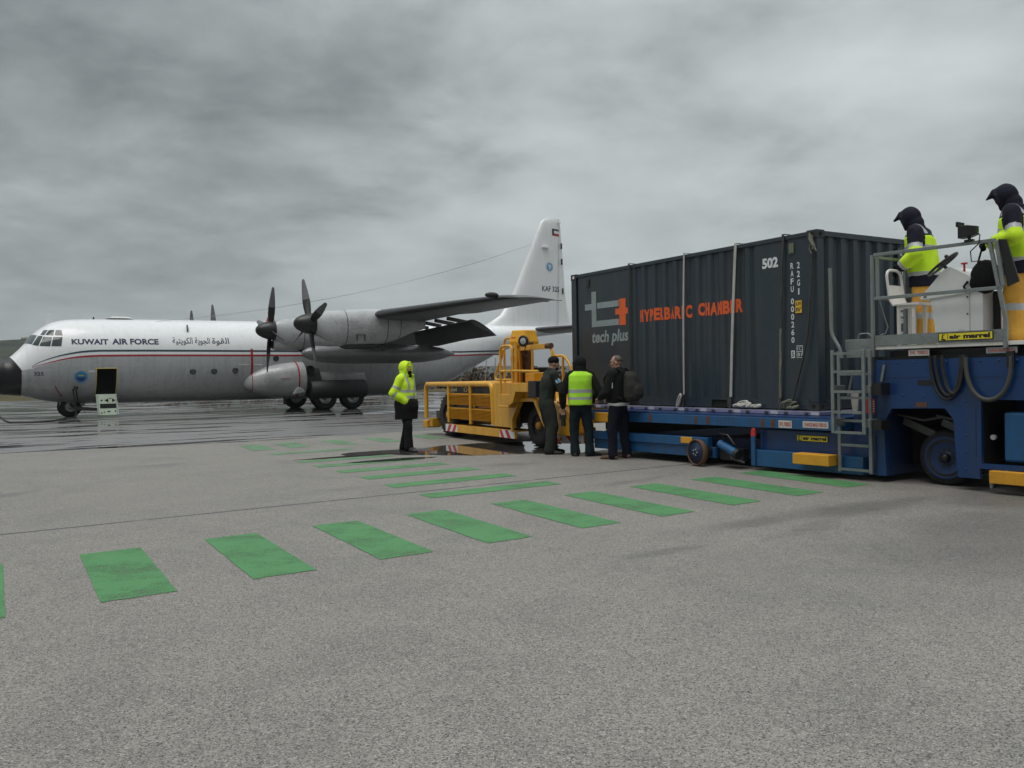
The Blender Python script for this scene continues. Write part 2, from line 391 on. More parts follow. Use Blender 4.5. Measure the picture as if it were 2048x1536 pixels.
def tarmac(name, paint=None):
    m = bpy.data.materials.new(name); m.use_nodes = True; k = NT(m.node_tree); b = k.n['Principled BSDF']
    P, u, w, n_edge, n_big, n_fine, zone, water, damp = ground_nodes(k)
    g1 = k.noise(P, 125, 3, .75); g2 = k.noise(P, 34, 4, .7)
    vor = k.node('ShaderNodeTexVoronoi'); k.l.new(P, vor.inputs['Vector']); vor.inputs['Scale'].default_value = 150
    stone = k.sep(vor.outputs['Color'])[0]
    base = k.mix(n_big, (.222, .202, .178), (.290, .267, .235))
    base = k.mix(k.math('MULTIPLY', n_fine, .5), base, (.20, .19, .178))
    # mineral grains, light and dark
    grain = k.math('ADD', k.math('MULTIPLY', stone, .55), k.math('ADD', k.math('MULTIPLY', g1, .55), k.math('MULTIPLY', g2, .3)))
    if paint is None:
        mott = k.noise(P, .9, 6, .68, .6)
        base = k.mix(k.maprange(mott, .42, .68, 0, .55), base, (.165, .155, .142))
        base = k.mix(k.maprange(k.noise(P, 5.5, 5, .7), .52, .70, 0, .4), base, (.31, .29, .262))
        tyre = k.noise(k.comb(k.math('ADD', k.math('MULTIPLY', u, .12), k.math('MULTIPLY', n_edge, .1)), k.math('MULTIPLY', w, 2.6), 9), 1.0, 4, .6)
        base = k.mix(k.maprange(tyre, .60, .74, 0, .45), base, (.115, .11, .105))
        oil = k.noise(P, 1.35, 3, .5, .2); base = k.mix(k.maprange(oil, .70, .78, 0, .5), base, (.07, .068, .065))
        c = k.mix(k.maprange(grain, .70, .38, 0, 1.0), base, (.036, .036, .038))
        c = k.mix(k.maprange(grain, .84, 1.02, 0, .75), c, (.46, .435, .395))
        # construction joint and tyre scuffs
        jl = k.math('ABSOLUTE', k.math('SUBTRACT', k.math('ADD', w, k.math('ADD', k.math('MULTIPLY', n_fine, .03), k.math('MULTIPLY', u, -.028))), 9.55))
        c = k.mix(k.math('MULTIPLY', k.maprange(jl, .05, .012), k.maprange(k.noise(P, 3.0, 4), .30, .5, .45, 1.0)), c, (.05, .05, .055))
        jl2 = k.math('ABSOLUTE', k.math('SUBTRACT', k.math('ADD', w, k.math('MULTIPLY', n_fine, .06)), 20.1))
        c = k.mix(k.math('MULTIPLY', k.maprange(jl2, .05, .01), k.maprange(k.noise(P, .5, 4), .42, .56)), c, (.07, .07, .072))
        far = k.math('ABSOLUTE', k.math('SUBTRACT', k.math('MODULO', k.math('ADD', w, k.math('MULTIPLY', n_edge, .05)), 5.0), 2.5))
        c = k.mix(k.math('MULTIPLY', k.maprange(far, .09, .03), k.math('MULTIPLY', zone, .7)), c, (.045, .045, .05))
        c = k.mix(k.math('MULTIPLY', zone, .55), c, (.165, .168, .176))
    else:
        c = k.mix(n_fine, tuple(v * .88 for v in paint), tuple(v * 1.1 for v in paint))
        c = k.mix(k.maprange(grain, .52, .30, 0, .35), c, (.03, .09, .04))
        wear = k.maprange(k.math('ADD', k.math('MULTIPLY', k.noise(P, 2.2, 6, .7), .62), k.math('MULTIPLY', grain, .36)), .60, .72)
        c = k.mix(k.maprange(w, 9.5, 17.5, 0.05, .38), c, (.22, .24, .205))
    c = k.mix(k.math('MULTIPLY', damp, .45), c, k.mix(1.0, c, (.42, .42, .44), 'MULTIPLY'))
    c = k.mix(k.math('MULTIPLY', water, .9), c, k.mix(1.0, c, (.20, .20, .21), 'MULTIPLY'))
    k.put(b.inputs['Base Color'], c)
    dry = k.mix(damp, (.66,) * 3, (.38,) * 3); dry = k.mix(zone, dry, k.mix(k.noise(P, .8, 4), (.22,) * 3, (.44,) * 3))
    rg = k.mix(water, dry, (.025,) * 3)
    k.put(b.inputs['Roughness'], k.sep(rg)[0])
    if paint is not None: k.put(b.inputs['Alpha'], k.math('SUBTRACT', 1, k.math('MULTIPLY', wear, .85)))
    b.inputs['Specular IOR Level'].default_value = .5
    keep = k.math('SUBTRACT', 1, k.math('MAXIMUM', water, k.math('MULTIPLY', zone, .75)))
    k.put(b.inputs['Normal'], k.bump(k.math('MULTIPLY', grain, keep), .38 if paint is None else .25, .008))
    MATS[name] = m
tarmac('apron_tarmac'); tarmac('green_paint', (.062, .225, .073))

def build_setting():
    mb = MB(); mb.add([(-7000, -200, -.16), (7000, -200, -.16), (7000, 9500, -.16), (-7000, 9500, -.16)], [(0, 1, 2, 3)])
    tag(mb.build('ground', 'field_grass'), 'brown rough grass beyond the tarmac apron', 'ground', kind='structure')
    # apron: one sheet, falling 11 cm towards the aircraft stand
    edge = [(-170, 78), (-80, 79), (-48, 81), (-30, 84), (-13, 94), (6, 104), (30, 112), (80, 128), (170, 150)]
    xs = [e[0] for e in edge]; ys = [-30, 0, 10, 21, 22.5, 24, 26, 28, 30, 32, 33.5, 35, 50, 70]
    vs = []; fs = []; n = len(ys) + 1
    for x in xs:
        vs += [(x, y, apron_z(y)) for y in ys] + [(x, interp(edge, x), apron_z(90))]
    for i in range(len(xs) - 1):
        for j in range(n - 1): fs.append((i * n + j, (i + 1) * n + j, (i + 1) * n + j + 1, i * n + j + 1))
    tag(MB().add(vs, fs).build('apron', 'apron_tarmac'), 'wet grey tarmac aircraft apron with puddles and a dark joint line', 'apron', kind='structure')
    # painted green bars
    ORD = 'first second third fourth fifth sixth seventh eighth ninth tenth'.split()
    bars = []
    for i, (x, y) in enumerate([(-3.80, 5.92), (-2.97, 6.52), (-2.15, 7.12), (-1.32, 7.73), (-.49, 8.33), (.38, 8.99), (1.23, 9.59), (2.11, 10.25), (3.02, 10.88), (3.85, 11.53)]):
        bars.append((x, y, .48, 1.83 + .012 * i, 121 - i * .5, '%s green bar from the left in the near slanting row' % ORD[i] if i else 'green bar of the near row cut off by the left picture edge'))
    for i, (x, y, w_) in enumerate([(-.27, 10.94, 1.96), (-.85, 11.96, 1.96), (-1.38, 12.92, 1.9), (-1.92, 13.8, 1.88), (-2.48, 14.67, 1.86), (-2.99, 15.49, 1.8), (-3.99, 17.12, 1.67)]):
        bars.append((x, y, w_, .40, 119.5, '%s long flat green bar counted from the near row towards the aircraft' % ORD[i]))
    for i, (x, y) in enumerate([(-5.46, 18.37), (-4.86, 18.94), (-3.95, 19.56), (-3.05, 20.09), (-2.08, 20.86)]):
        bars.append((x, y, .48, 1.6, 117, '%s small pale green bar from the left in the far row' % ORD[i]))
    Ub = Vector((math.cos(R(35)), math.sin(R(35)), 0))
    for x, y, a, b, va, lab in bars:
        c = Vector((x, y, .004)); vs = []; Vb = Vector((math.cos(R(va)), math.sin(R(va)), 0))
        N = 36
        def rag(t): return 1 + .022 * noise.noise(Vector((x * 7 + t * 3, y * 5, t))) + .014 * noise.noise(Vector((y * 7 + t * 11, x * 5, t)))
        ring = []
        for i in range(N): ring.append((-.5 + i / N, -.5))
        for i in range(N): ring.append((.5, -.5 + i / N))
        for i in range(N): ring.append((.5 - i / N, .5))
        for i in range(N): ring.append((-.5, .5 - i / N))
        for i, (p, q) in enumerate(ring):
            vs.append(c + Ub * a * p * rag(i * .7) + Vb * b * q * rag(i * .7 + 40))
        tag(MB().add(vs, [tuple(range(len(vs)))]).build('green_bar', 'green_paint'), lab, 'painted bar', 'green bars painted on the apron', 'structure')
    # hills
    def ridge(name, x0, x1, y0, depth, hfun, m, lab, nx=90, ny=14):
        vs, fs = [], []
        for j in range(ny + 1):
            t = j / ny
            for i in range(nx + 1):
                x = x0 + (x1 - x0) * i / nx
                prof = math.sin(min(1, t * 1.25) * math.pi / 2) if t < .8 else 1 - (t - .8) * 3
                h = hfun(x) * max(0, prof) * (1 + .10 * noise.noise(Vector((x * .013, t * 5, 1)))) + hfun(x) * .06 * noise.noise(Vector((x * .05, t * 14, 7))) * t
                vs.append((x, y0 + depth * t, h - 1.0))
        for j in range(ny):
            for i in range(nx): a = j * (nx + 1) + i; fs.append((a, a + 1, a + nx + 2, a + nx + 1))
        tag(MB().add(vs, fs, 0, True).build(name, m), lab, 'hill', kind='structure')
    ridge('hill', -640, 20, 520, 220, lambda x: 35 * max(0, 1 - ((x + 350) / 330) ** 2) ** .6 + 3, 'hill_green', 'dark wooded hill behind the black aircraft nose')
    ridge('hill', -1020, 3060, 6460, 2000, lambda x: 3.4 * interp([(-300, 40), (0, 92), (95, 114), (190, 106), (300, 88), (520, 60), (900, 30)], x / 3.4), 'hill_grey', 'pale hazy hill seen between aircraft tail and container')
    ridge('hill', -1700, 1700, 1500, 300, lambda x: 24 + 9 * noise.noise(Vector((x * .006, 3, 3))), 'hill_green', 'low dark belt of woodland on the plain behind the tractor')
    # scrub between the apron and the plain
    mb = MB()
    for i in range(240):
        x = random.uniform(-60, 60); y = 112 + max(0, x) * .3 + random.uniform(0, 22)
        h = random.uniform(1.2, 3.4) * (1.15 if -8 < x < 12 else .85)
        for s_ in range(16):
            a = random.uniform(0, 6.28); l = random.uniform(.5, 1) * h; tilt = random.uniform(.05, .6)
            p0 = Vector((x + random.uniform(-.9, .9), y + random.uniform(-.5, .5), -.2)); d = Vector((math.cos(a) * tilt, math.sin(a) * tilt, 1)).normalized()
            for t in range(4):
                c = p0 + d * l * (t + 1) / 4 + Vector((random.uniform(-.2, .2),) * 3) * .6; e = random.uniform(.12, .34)
                q = Vector((random.uniform(-1, 1), random.uniform(-1, 1), random.uniform(-.4, 1))).normalized() * e; r_ = q.orthogonal().normalized() * e * .7
                mb.add([c - q - r_, c + q - r_ * .6, c + q * .7 + r_, c - q * .8 + r_], [(0, 1, 2, 3)])
            mb.bar(p0, p0 + d * l, .035, .035)
    tag(mb.build('scrub', 'scrub_brown'), 'bare brown scrub along the far edge of the apron', 'scrub', kind='stuff')
    # small control tower on the hill line behind the nose
    t = thing('tower', 'tiny hazy tower on the skyline above the aircraft nose', 'tower', (-415, 735, 0))
    mb = MB(); mb.lathe([(2.4, 0), (1.9, 8), (1.8, 35), (2.6, 37), (2.9, 41), (2.6, 42.0), (.3, 42.6)], (0, 0, 0), (0, 0, 1), 12); mb.build('shaft', 'town_pale', t)
    mb = MB(); mb.lathe([(2.72, 37.6), (2.93, 40.4)], (0, 0, 0), (0, 0, 1), 12); mb.build('window_band', 'glass_dark', t)
    # two thin masts in the scrub
    for i, (x, y, h, lab) in enumerate(((-3.6, 113, 3.6, 'thin pale post in the scrub, left one of two under the aircraft tail'), (-2.4, 113, 3.9, 'thin pale post in the scrub, right one of two under the aircraft tail'))):
        mb = MB(); mb.tube([(x, y, -.2), (x + .25, y, h * .8), (x + .3, y, h)], .06, 6); mb.tube([(x + .05, y, h * .8), (x + .5, y, h * .8)], .035, 5)
        tag(mb.build('post', 'alu'), lab, 'post', 'posts in the scrub')
build_setting()

# ================================================================== THE TRANSPORT AIRCRAFT
# local frame: x = metres aft of the nose wheel, y = towards starboard, z = up
ZT = [(-3.3, 1.9), (-3.25, 2.2), (-3.1, 2.45), (-2.85, 2.64), (-2.6, 2.74), (-2.38, 2.78), (-2.3, 2.83), (-1.8, 3.33), (-1.5, 3.8), (-1.25, 4.02), (-1.03, 4.18), (-.8, 4.32), (-.52, 4.43), (-.1, 4.50), (.31, 4.53), (1.4, 4.56), (3.6, 4.59), (8.5, 4.62), (30, 4.7)]
ZB = [(-3.3, 1.8), (-3.25, 1.5), (-3.1, 1.27), (-2.77, 1.1), (-1.9, 1.02), (-1.3, .83), (-.7, .70), (.45, .62), (2.3, .58), (8.3, .56), (16.6, .58), (17.2, .64), (17.9, .77), (18.7, .9), (19.6, 1.12), (21.3, 1.95), (23.1, 2.8), (23.9, 3.1), (25.5, 3.75), (26.4, 4.0), (29.9, 4.4)]
WW = [(-3.3, .08), (-3.25, .42), (-3.1, .72), (-2.85, .98), (-2.6, 1.14), (-2.4, 1.22), (-1.95, 1.42), (-1.3, 1.7), (-.5, 1.95), (.5, 2.08), (1.5, 2.12), (17, 2.12), (19, 1.95), (21, 1.65), (23, 1.3), (25, .95), (27, .65), (30, .25)]
NE = 2.3
def smooth_tab(tab, s, k=.22):
    return (interp(tab, s - k) + 2 * interp(tab, s) + interp(tab, s + k)) / 4 if s > -2.2 else interp(tab, s)
def half_width(s, z):
    a, b, w = smooth_tab(ZT, s), smooth_tab(ZB, s), interp(WW, s)
    t = min(1, abs(2 * (z - b) / (a - b) - 1)); return w * (1 - t ** NE) ** (1 / NE)
def skin_pt(s, z, off=.008, side=-1):
    y = half_width(s, z); e = .02
    dz = (half_width(s, z + e) - half_width(s, z - e)) / (2 * e); ds = (half_width(s + e, z) - half_width(s - e, z)) / (2 * e)
    n = Vector((-ds, 1, -dz)).normalized()
    return Vector((s + n.x * off, side * (y + n.y * off), z + n.z * off))
BLUE = [(-1.64, 2.31), (-1.3, 2.52), (-.9, 2.68), (-.54, 2.79), (-.15, 2.88), (.25, 2.95), (.65, 2.99), (1.06, 3.01), (3.17, 3.02), (17, 3.0), (20, 3.0), (24, 3.12)]
RED = [(-1.6, 2.28), (-1.3, 2.38), (-.9, 2.50), (-.54, 2.60), (-.15, 2.68), (.24, 2.735), (.65, 2.765), (1.05, 2.785), (3.16, 2.80), (17, 2.78), (20, 2.8), (24, 2.93)]
def paint_line(s): return interp([(-3.3, 2.1), (-2.0, 2.16)] + [(a, b - .05) for a, b in RED], s)

def build_aircraft():
    A = thing('transport_aircraft', 'white and grey four propeller military transport plane with open crew door', 'aircraft', (-20.596, 40.042, -.109), .58269)
    # ---- fuselage
    ss = [-3.3, -3.28, -3.25, -3.2, -3.15, -3.1, -3.0, -2.9] + [-2.85 + .05 * i for i in range(34)] + [-1.1 + .15 * i for i in range(18)] + [1.75 + .5 * i for i in range(31)] + [17.5 + .3 * i for i in range(42)] + [30]
    NB, NTp = 12, 16; rings = []
    for s in ss:
        a, b, w = smooth_tab(ZT, s), smooth_tab(ZB, s), interp(WW, s); zc, h = (a + b) / 2, (a - b) / 2
        t = max(-.985, min(.985, (paint_line(s) - zc) / h)); tb = math.asin(math.copysign(abs(t) ** (NE / 2), t))
        th = [-math.pi / 2 + (tb + math.pi / 2) * i / NB for i in range(NB)] + [tb + (math.pi / 2 - tb) * i / NTp for i in range(NTp + 1)]
        sec = [(w * max(math.cos(q), 0) ** (2 / NE), zc + h * math.copysign(abs(math.sin(q)) ** (2 / NE), math.sin(q))) for q in th]
        rings.append([(s, -y, z) for y, z in sec] + [(s, y, z) for y, z in sec[-2:0:-1]])
    n = len(rings[0]); mb = MB(); mb.loft(rings, 0, True, True)
    for fi, f in enumerate(mb.f):
        j = fi % n
        if len(f) == 4: mb.m[fi] = 1 if (NB <= j < n - NB) else 0
    me = mb.mesh('fuselage')
    o = link(me, 'fuselage', ['grey_paint', 'white_paint', 'dark_hole', 'radome_black'], None)
    cb = MB(); cb.box((.90, -2.6, .78), (1.75, -1.15, 2.21)); cm = cb.mesh('cut'); cut = bpy.data.objects.new('cut', cm); COL.objects.link(cut)
    md = o.modifiers.new('b', 'BOOLEAN'); md.operation = 'DIFFERENCE'; md.object = cut; md.solver = 'EXACT'
    me2 = bpy.data.meshes.new_from_object(o.evaluated_get(bpy.context.evaluated_depsgraph_get()))
    bpy.data.objects.remove(cut); bpy.data.objects.remove(o)
    def is_rad(c):
        lim = -2.38 if c.z > 2.78 else (-1.99 if c.z < 2.17 else -2.38 + (2.78 - c.z) / .61 * .39)
        return c.x < lim
    cutm = bmesh.new(); cutm.from_mesh(me2)
    for co, no in (((-1.99, 0, 0), (1, 0, 0)), ((-2.38, 0, 0), (1, 0, 0)), ((-2.38, 0, 2.78), (.61, 0, .39))):
        bmesh.ops.bisect_plane(cutm, geom=cutm.verts[:] + cutm.edges[:] + cutm.faces[:], plane_co=co, plane_no=no, dist=1e-5)
    cutm.to_mesh(me2); cutm.free()
    rad = bmesh.new(); rad.from_mesh(me2); fus = bmesh.new(); fus.from_mesh(me2)
    bmesh.ops.delete(rad, geom=[f for f in rad.faces if not is_rad(f.calc_center_median())], context='FACES')
    bmesh.ops.delete(fus, geom=[f for f in fus.faces if is_rad(f.calc_center_median())], context='FACES')
    for f in fus.faces:
        c = f.calc_center_median()
        if .89 < c.x < 1.76 and .77 < c.z < 2.22 and c.y < -1.1 and (abs(c.y) < half_width(c.x, c.z) - .03 or abs(f.normal.y) < .1): f.material_index = 2; f.smooth = False
    for bmx, nm, mats in ((fus, 'fuselage', ['grey_paint', 'white_paint', 'dark_hole']), (rad, 'radome', ['radome_black'])):
        me = bpy.data.meshes.new(nm); bmx.to_mesh(me); bmx.free()
        if nm == 'radome': me.polygons.foreach_set('material_index', [0] * len(me.polygons))
        me.set_sharp_from_angle(angle=R(38)); link(me, nm, mats, A)
    bpy.data.meshes.remove(me2)
    # ---- skin decals
    def patch(mb, quad, m=0, n=5, off=.008, side=-1):
        (a, b, c, d) = quad; vs = []
        for i in range(n + 1):
            for j in range(n + 1):
                u, v = i / n, j / n
                s = (a[0] * (1 - u) + d[0] * u) * (1 - v) + (b[0] * (1 - u) + c[0] * u) * v
                z = (a[1] * (1 - u) + d[1] * u) * (1 - v) + (b[1] * (1 - u) + c[1] * u) * v
                vs.append(skin_pt(s, z, off, side))
        mb.add(vs, [(i * (n + 1) + j, i * (n + 1) + j + 1, (i + 1) * (n + 1) + j + 1, (i + 1) * (n + 1) + j) for i in range(n) for j in range(n)], m, True)
    for side in (-1, 1):
        for quad in ([(-1.81, 3.40), (-1.53, 3.78), (-1.34, 3.72), (-1.57, 3.31)], [(-1.55, 3.29), (-1.3, 3.7), (-1.14, 3.68), (-1.34, 3.23)],
                     [(-1.3, 3.23), (-1.12, 3.64), (-.8, 3.63), (-.89, 3.21)], [(-.85, 3.22), (-.76, 3.63), (-.4, 3.63), (-.47, 3.21)],
                     [(-1.22, 3.74), (-1.07, 3.96), (-.92, 3.96), (-1.08, 3.73)], [(-1.03, 3.73), (-.88, 3.95), (-.68, 3.95), (-.75, 3.71)], [(-.69, 3.72), (-.62, 3.95), (-.41, 3.95), (-.39, 3.7)]):
            w = MB(); patch(w, quad, 0, 5, .010, side); w.build('cockpit_window', 'glass_dark', A)
        if side < 0:
            mb = MB()
            for tab, m, hw in ((BLUE, 0, .043), (RED, 1, .043)):
                pts = [-1.6 + .1 * i for i in range(30)] + [1.5 + .5 * i for i in range(46)]
                rows = []
                for s in pts:
                    z, k = interp(tab, s), hw * max(.25, min(1, (s + 2.1) / 2.6))
                    rows.append((skin_pt(s, z - k, .006, side), skin_pt(s, z + k, .006, side)))
                vs = [p for r in rows for p in r]
                mb.add(vs, [(2 * i, 2 * i + 2, 2 * i + 3, 2 * i + 1) for i in range(len(rows) - 1)], m, True)
            mb.build('side_stripe', ['stripe_navy', 'stripe_red'], A)
    L = lambda x, y: skin_pt(x, y, .007)
    mb = MB(); add_text(mb, L, 'KUWAIT', -.06, 1.43, 3.29, 3.54, bold=.038); mb.build('lettering', 'letter_navy', A); mb = MB(); add_text(mb, L, 'AIR FORCE', 1.58, 3.58, 3.30, 3.57, bold=.038)
    mb.build('lettering', 'letter_navy', A)
    word = lambda t: t[::-1]
    mb = MB()
    ar = [('\ufe8d\ufedf\ufed8\ufeee\ufe93', 6.02, 6.83), ('\ufe8d\ufedf\ufea0\ufeee\ufef3\ufe94', 5.22, 5.92), ('\ufe8d\ufedf\ufedc\ufeee\ufef3\ufe98\ufef4\ufe94', 4.2, 5.12)]
    for t, x0, x1 in ar: add_text(mb, L, word(t), x0, x1, 3.27, 3.66, bold=.012)
    mb.build('arabic_lettering', 'letter_navy', A)
    mb = MB(); add_text(mb, L, '325', -1.53, -1.17, 1.92, 2.08, bold=.012); mb.build('nose_number', 'letter_navy', A)
    # portholes
    for s, z in ((5.08, 2.03), (6.07, 2.04), (7.08, 2.06), (9.1, 2.64)):
        mb = MB(); c = skin_pt(s, z, .0)
        mb.lathe([(.145, -.02), (.145, .014), (.115, .014)], c, (0, -1, 0), 24); mb.m = [0] * len(mb.f)
        k0 = len(mb.f); mb.lathe([(.112, 0), (.112, .016)], c, (0, -1, 0), 24, 1)
        mb.build('porthole', ['black_paint', 'glass_dark'], A)
    # round squadron badges
    mb = MB()
    disc = lambda c, r, a0=0, a1=360, n=28: [(c[0] + r * math.cos(R(a0 + (a1 - a0) * i / n)), c[1] + r * math.sin(R(a0 + (a1 - a0) * i / n))) for i in range(n + (a1 - a0 < 360))]
    def dec(poly, m, off): mb.add([skin_pt(x, z, off) for x, z in poly], [tuple(range(len(poly)))], m)
    dec(disc((.28, 1.84), .27), 0, .006); dec(disc((.28, 1.84), .22), 1, .010); dec(disc((.28, 1.84), .19, 185, 355), 2, .014); dec([(.16, 1.88), (.40, 1.88), (.38, 1.925), (.18, 1.925)], 3, .014)
    mb.build('nose_badge', ['emblem_sky', 'emblem_teal', 'emblem_blue', 'sand_yellow'], A)
    for q in ([(.58, 2.04), (.58, 2.13), (.82, 2.13), (.82, 2.04)], [(7.25, 2.32), (7.25, 2.36), (7.75, 2.36), (7.75, 2.32)], [(7.98, 2.31), (7.98, 2.36), (8.4, 2.36), (8.4, 2.31)]):
        mb = MB(); patch(mb, q, 0, 2); mb.build('stencil_plate', 'hazard_white', A)
    mb = MB(); patch(mb, [(7.84, 1.2), (7.84, 3.12), (7.95, 3.12), (7.95, 1.2)], 0, 12, .009); mb.build('propeller_warning_band', 'stripe_red', A)
    mb = MB()
    mb.tube([skin_pt(-.72, 1.46, .012), skin_pt(-.60, 1.2, .014), skin_pt(-.42, .98, .016)], .02, 6); mb.build('pitot_cover_ribbon', 'stripe_red', A)
    mb = MB(); mb.box((-.02, -1.98, 1.28), (.16, -1.86, 1.42)); mb.tube([(.07, -1.99, 1.3), (.12, -1.75, 1.0), (.2, -1.35, .72)], .03, 6); mb.build('power_socket', 'black_plastic', A)
    # door surround and folded-down stair
    mb = MB()
    fr = [(.90, .95), (.90, 2.21), (1.75, 2.21), (1.75, .95)]
    for a, b in zip(fr, fr[1:]):
        mb.tube([skin_pt(a[0] + (b[0] - a[0]) * t / 8, a[1] + (b[1] - a[1]) * t / 8, .0) for t in range(9)], .022, 5)
    mb.build('door_frame', 'sand_yellow', A)
    d = MB(); ang = Vector((0, -.35, -1)).normalized()
    def D(x, v, w): return Vector((x, -1.93, 1.03)) + ang * v + Vector((0, -1, .35)).normalized() * w
    d.prism([(.86, 0), (1.73, 0), (1.76, 1.0), (.90, 1.0)], D, -.04, .04, 0)
    for x in (.93, 1.69): d.tube([D(x, .05, .05), D(x, .97, .05)], .022, 6, 1)
    d.build('stair_door', ['stair_cream', 'alu'], A, .008)
    mb = MB()
    for poly in ([(1.2, .30), (1.36, .20), (1.36, .40)], [(1.66, .30), (1.52, .20), (1.52, .40)], [(1.38, .19), (1.50, .19), (1.44, .25)], arc((1.08, .30), .045, 0, 330, 10), [(1.0, .46), (1.68, .46), (1.69, .68), (1.0, .68)],
                 arc((1.05, .9), .035, 0, 330, 8), arc((1.17, .86), .03, 0, 330, 8), [(1.28, .80), (1.42, .80), (1.4, .86), (1.3, .86)], arc((1.62, .82), .035, 0, 330, 8)):
        mb.add([D(x, v, .046) for x, v in poly], [tuple(range(len(poly)))])
    mb.build('stair_opening', 'dark_hole', A)
    mb = MB(); mb.bar((.15, -.9, .42), (1.0, -1.35, .35), .1, .14); mb.bar((.15, -.9, .42), (0, -.4, .6), .08, .12); mb.build('nose_gear_door', 'steel_dark', A)
    # ---- wing
    def af(c, t, n=12, cut=1.0):
        xs = [(1 - math.cos(math.pi * i / n)) / 2 * cut for i in range(n + 1)]
        yt = lambda x: 5 * t * (.2969 * math.sqrt(x) - .126 * x - .3516 * x * x + .2843 * x ** 3 - .1036 * x ** 4)
        cam = lambda x: .06 * x * (1 - x)
        return [(x * c, (cam(x) + yt(x)) * c) for x in xs] + [(x * c, (cam(x) - yt(x)) * c) for x in xs[::-1][(1 if cut == 1 else 0):-1]]
    WING = [(0, 10.55, 4.95, 4.28, .15), (6, 10.55, 4.95, 4.28, .15), (10, 10.62, 4.2, 4.29, .135), (13.1, 10.70, 3.6, 4.28, .125), (17, 10.82, 2.95, 4.26, .115), (19.6, 10.93, 2.5, 4.24, .10), (20.1, 11.12, 2.18, 4.235, .08), (20.25, 11.6, 1.5, 4.23, .03)]
    def wsec(i, side, cut=1.0):
        y, s0, c, z, t = WING[i]; return [(s0 + x, side * -y, z + q) for x, q in af(c, t, 12, cut)]
    mb = MB()
    for side in (-1, 1):
        sd = -side
        for secs in ([wsec(i, sd, .76) for i in range(4)], [wsec(i, sd) for i in range(3, 8)]):
            f0 = len(mb.f); q = len(secs[0]); mb.loft(secs)
            for fi in range(f0, len(mb.f) - 2):
                if (fi - f0) % q in (0, 1, q - 1, q - 2): mb.m[fi] = 1      # rubber de-icing boot
        for (i, cz) in ((0, 0),): pass
        # upper skin reaching back over the flaps
        top = []
        for i in range(4):
            y, s0, c, z, t = WING[i]; top.append([(s0 + c * .755, side * y, z + c * .062), (s0 + c * .845, side * y, z + c * .048), (s0 + c * .845, side * y, z + c * .042), (s0 + c * .755, side * y, z + c * .045)])
        mb.loft(top, 0, False)
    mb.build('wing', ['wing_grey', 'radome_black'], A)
    for side in (-1, 1):
        rings = []
        for y, s0, c, z0 in ((2.35, 14.88, 1.55, 3.83), (6, 14.88, 1.55, 3.84), (10, 14.34, 1.40, 3.91), (13.05, 13.98, 1.48, 3.98)):
            a = R(26); ring = []
            for x, q in af(c, .16, 8): ring.append((s0 + x * math.cos(a) + q * math.sin(a), side * y, z0 - x * math.sin(a) + q * math.cos(a)))
            rings.append(ring)
        mb = MB(); mb.loft(rings); f = mb.build('flap', 'flap_dark', A)
        mb = MB()
        for y in (3.6, 5.9, 7.6, 9.2, 10.7, 12.1):
            s0 = interp([(2.35, 14.6), (6, 14.6), (13.05, 13.8)], y); mb = MB(); mb.bar((s0 - .5, side * y, 4.10), (s0 + .4, side * y, 3.96), .2, .14); mb.build('flap_track', 'flap_dark', f)
    for (y, s0) in ((-19.75, 10.86), (-19.1, 10.95)):
        mb = MB(); mb.ball((s0 + (.02 if y < -19.5 else .5), y, 4.34), (.28, .12, .10), 12); mb.build('wing_lamp', 'black_plastic', A)
    for a, b in (((13.25, -20.0, 4.23), (13.62, -20.1, 4.22)), ((13.3, -19.2, 4.25), (13.6, -19.3, 4.24))):
        mb = MB(); mb.tube([a, b], .012, 5); mb.build('static_wick', 'black_plastic', A)
    # ---- engines and propellers
    def ell(s, y, hw, zt, zb, n=28, e=2.3):
        zc, h = (zt + zb) / 2, (zt - zb) / 2
        return [(s, y + hw * math.copysign(abs(math.cos(a)) ** (2 / e), math.cos(a)), zc + h * math.copysign(abs(math.sin(a)) ** (2 / e), math.sin(a))) for a in (2 * math.pi * i / n for i in range(n))]
    NAC = [(8.10, .44, 4.33, 3.40), (8.25, .50, 4.38, 3.22), (8.6, .57, 4.43, 3.03), (9.3, .62, 4.49, 2.96), (10.4, .64, 4.58, 2.98), (11.2, .62, 4.58, 3.06), (11.9, .54, 4.45, 3.25), (12.6, .42, 4.28, 3.55), (13.2, .28, 4.15, 3.72)]
    for y, ang in ((-10.16, 20), (-4.95, -16), (4.95, 10), (10.16, 3)):
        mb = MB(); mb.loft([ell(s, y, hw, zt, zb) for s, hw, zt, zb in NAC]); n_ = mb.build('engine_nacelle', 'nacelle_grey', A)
        mb = MB(); mb.loft([ell(8.02, y, .25, 3.42, 3.0), ell(8.10, y, .285, 3.46, 2.96), ell(8.8, y, .34, 3.5, 2.93), ell(9.8, y, .3, 3.5, 2.95)], 0)
        mb.loft([ell(8.0, y, .225, 3.40, 3.03), ell(8.025, y, .225, 3.40, 3.03)], 1); mb.build('air_intake', ['nacelle_grey', 'dark_hole'], n_)
        mb = MB()
        for s in (9.35, 11.2, 11.85): mb.loft([[(p[0], y + (p[1] - y) * 1.008, p[2] + (p[2] - 3.8) * .006) for p in ell(s + d_, y, interp([(a, b) for a, b, c, e in NAC], s), interp([(a, c) for a, b, c, e in NAC], s), interp([(a, e) for a, b, c, e in NAC], s))] for d_ in (0, .03)], 0, True, False)
        mb.box((9.75, y - .66, 3.15), (9.78, y - .60, 3.42)); mb.box((10.1, y - .665, 3.15), (10.13, y - .60, 3.42)); mb.box((9.75, y - .665, 3.40), (10.13, y - .60, 3.42))
        mb.build('panel_seam', 'flap_dark', n_)
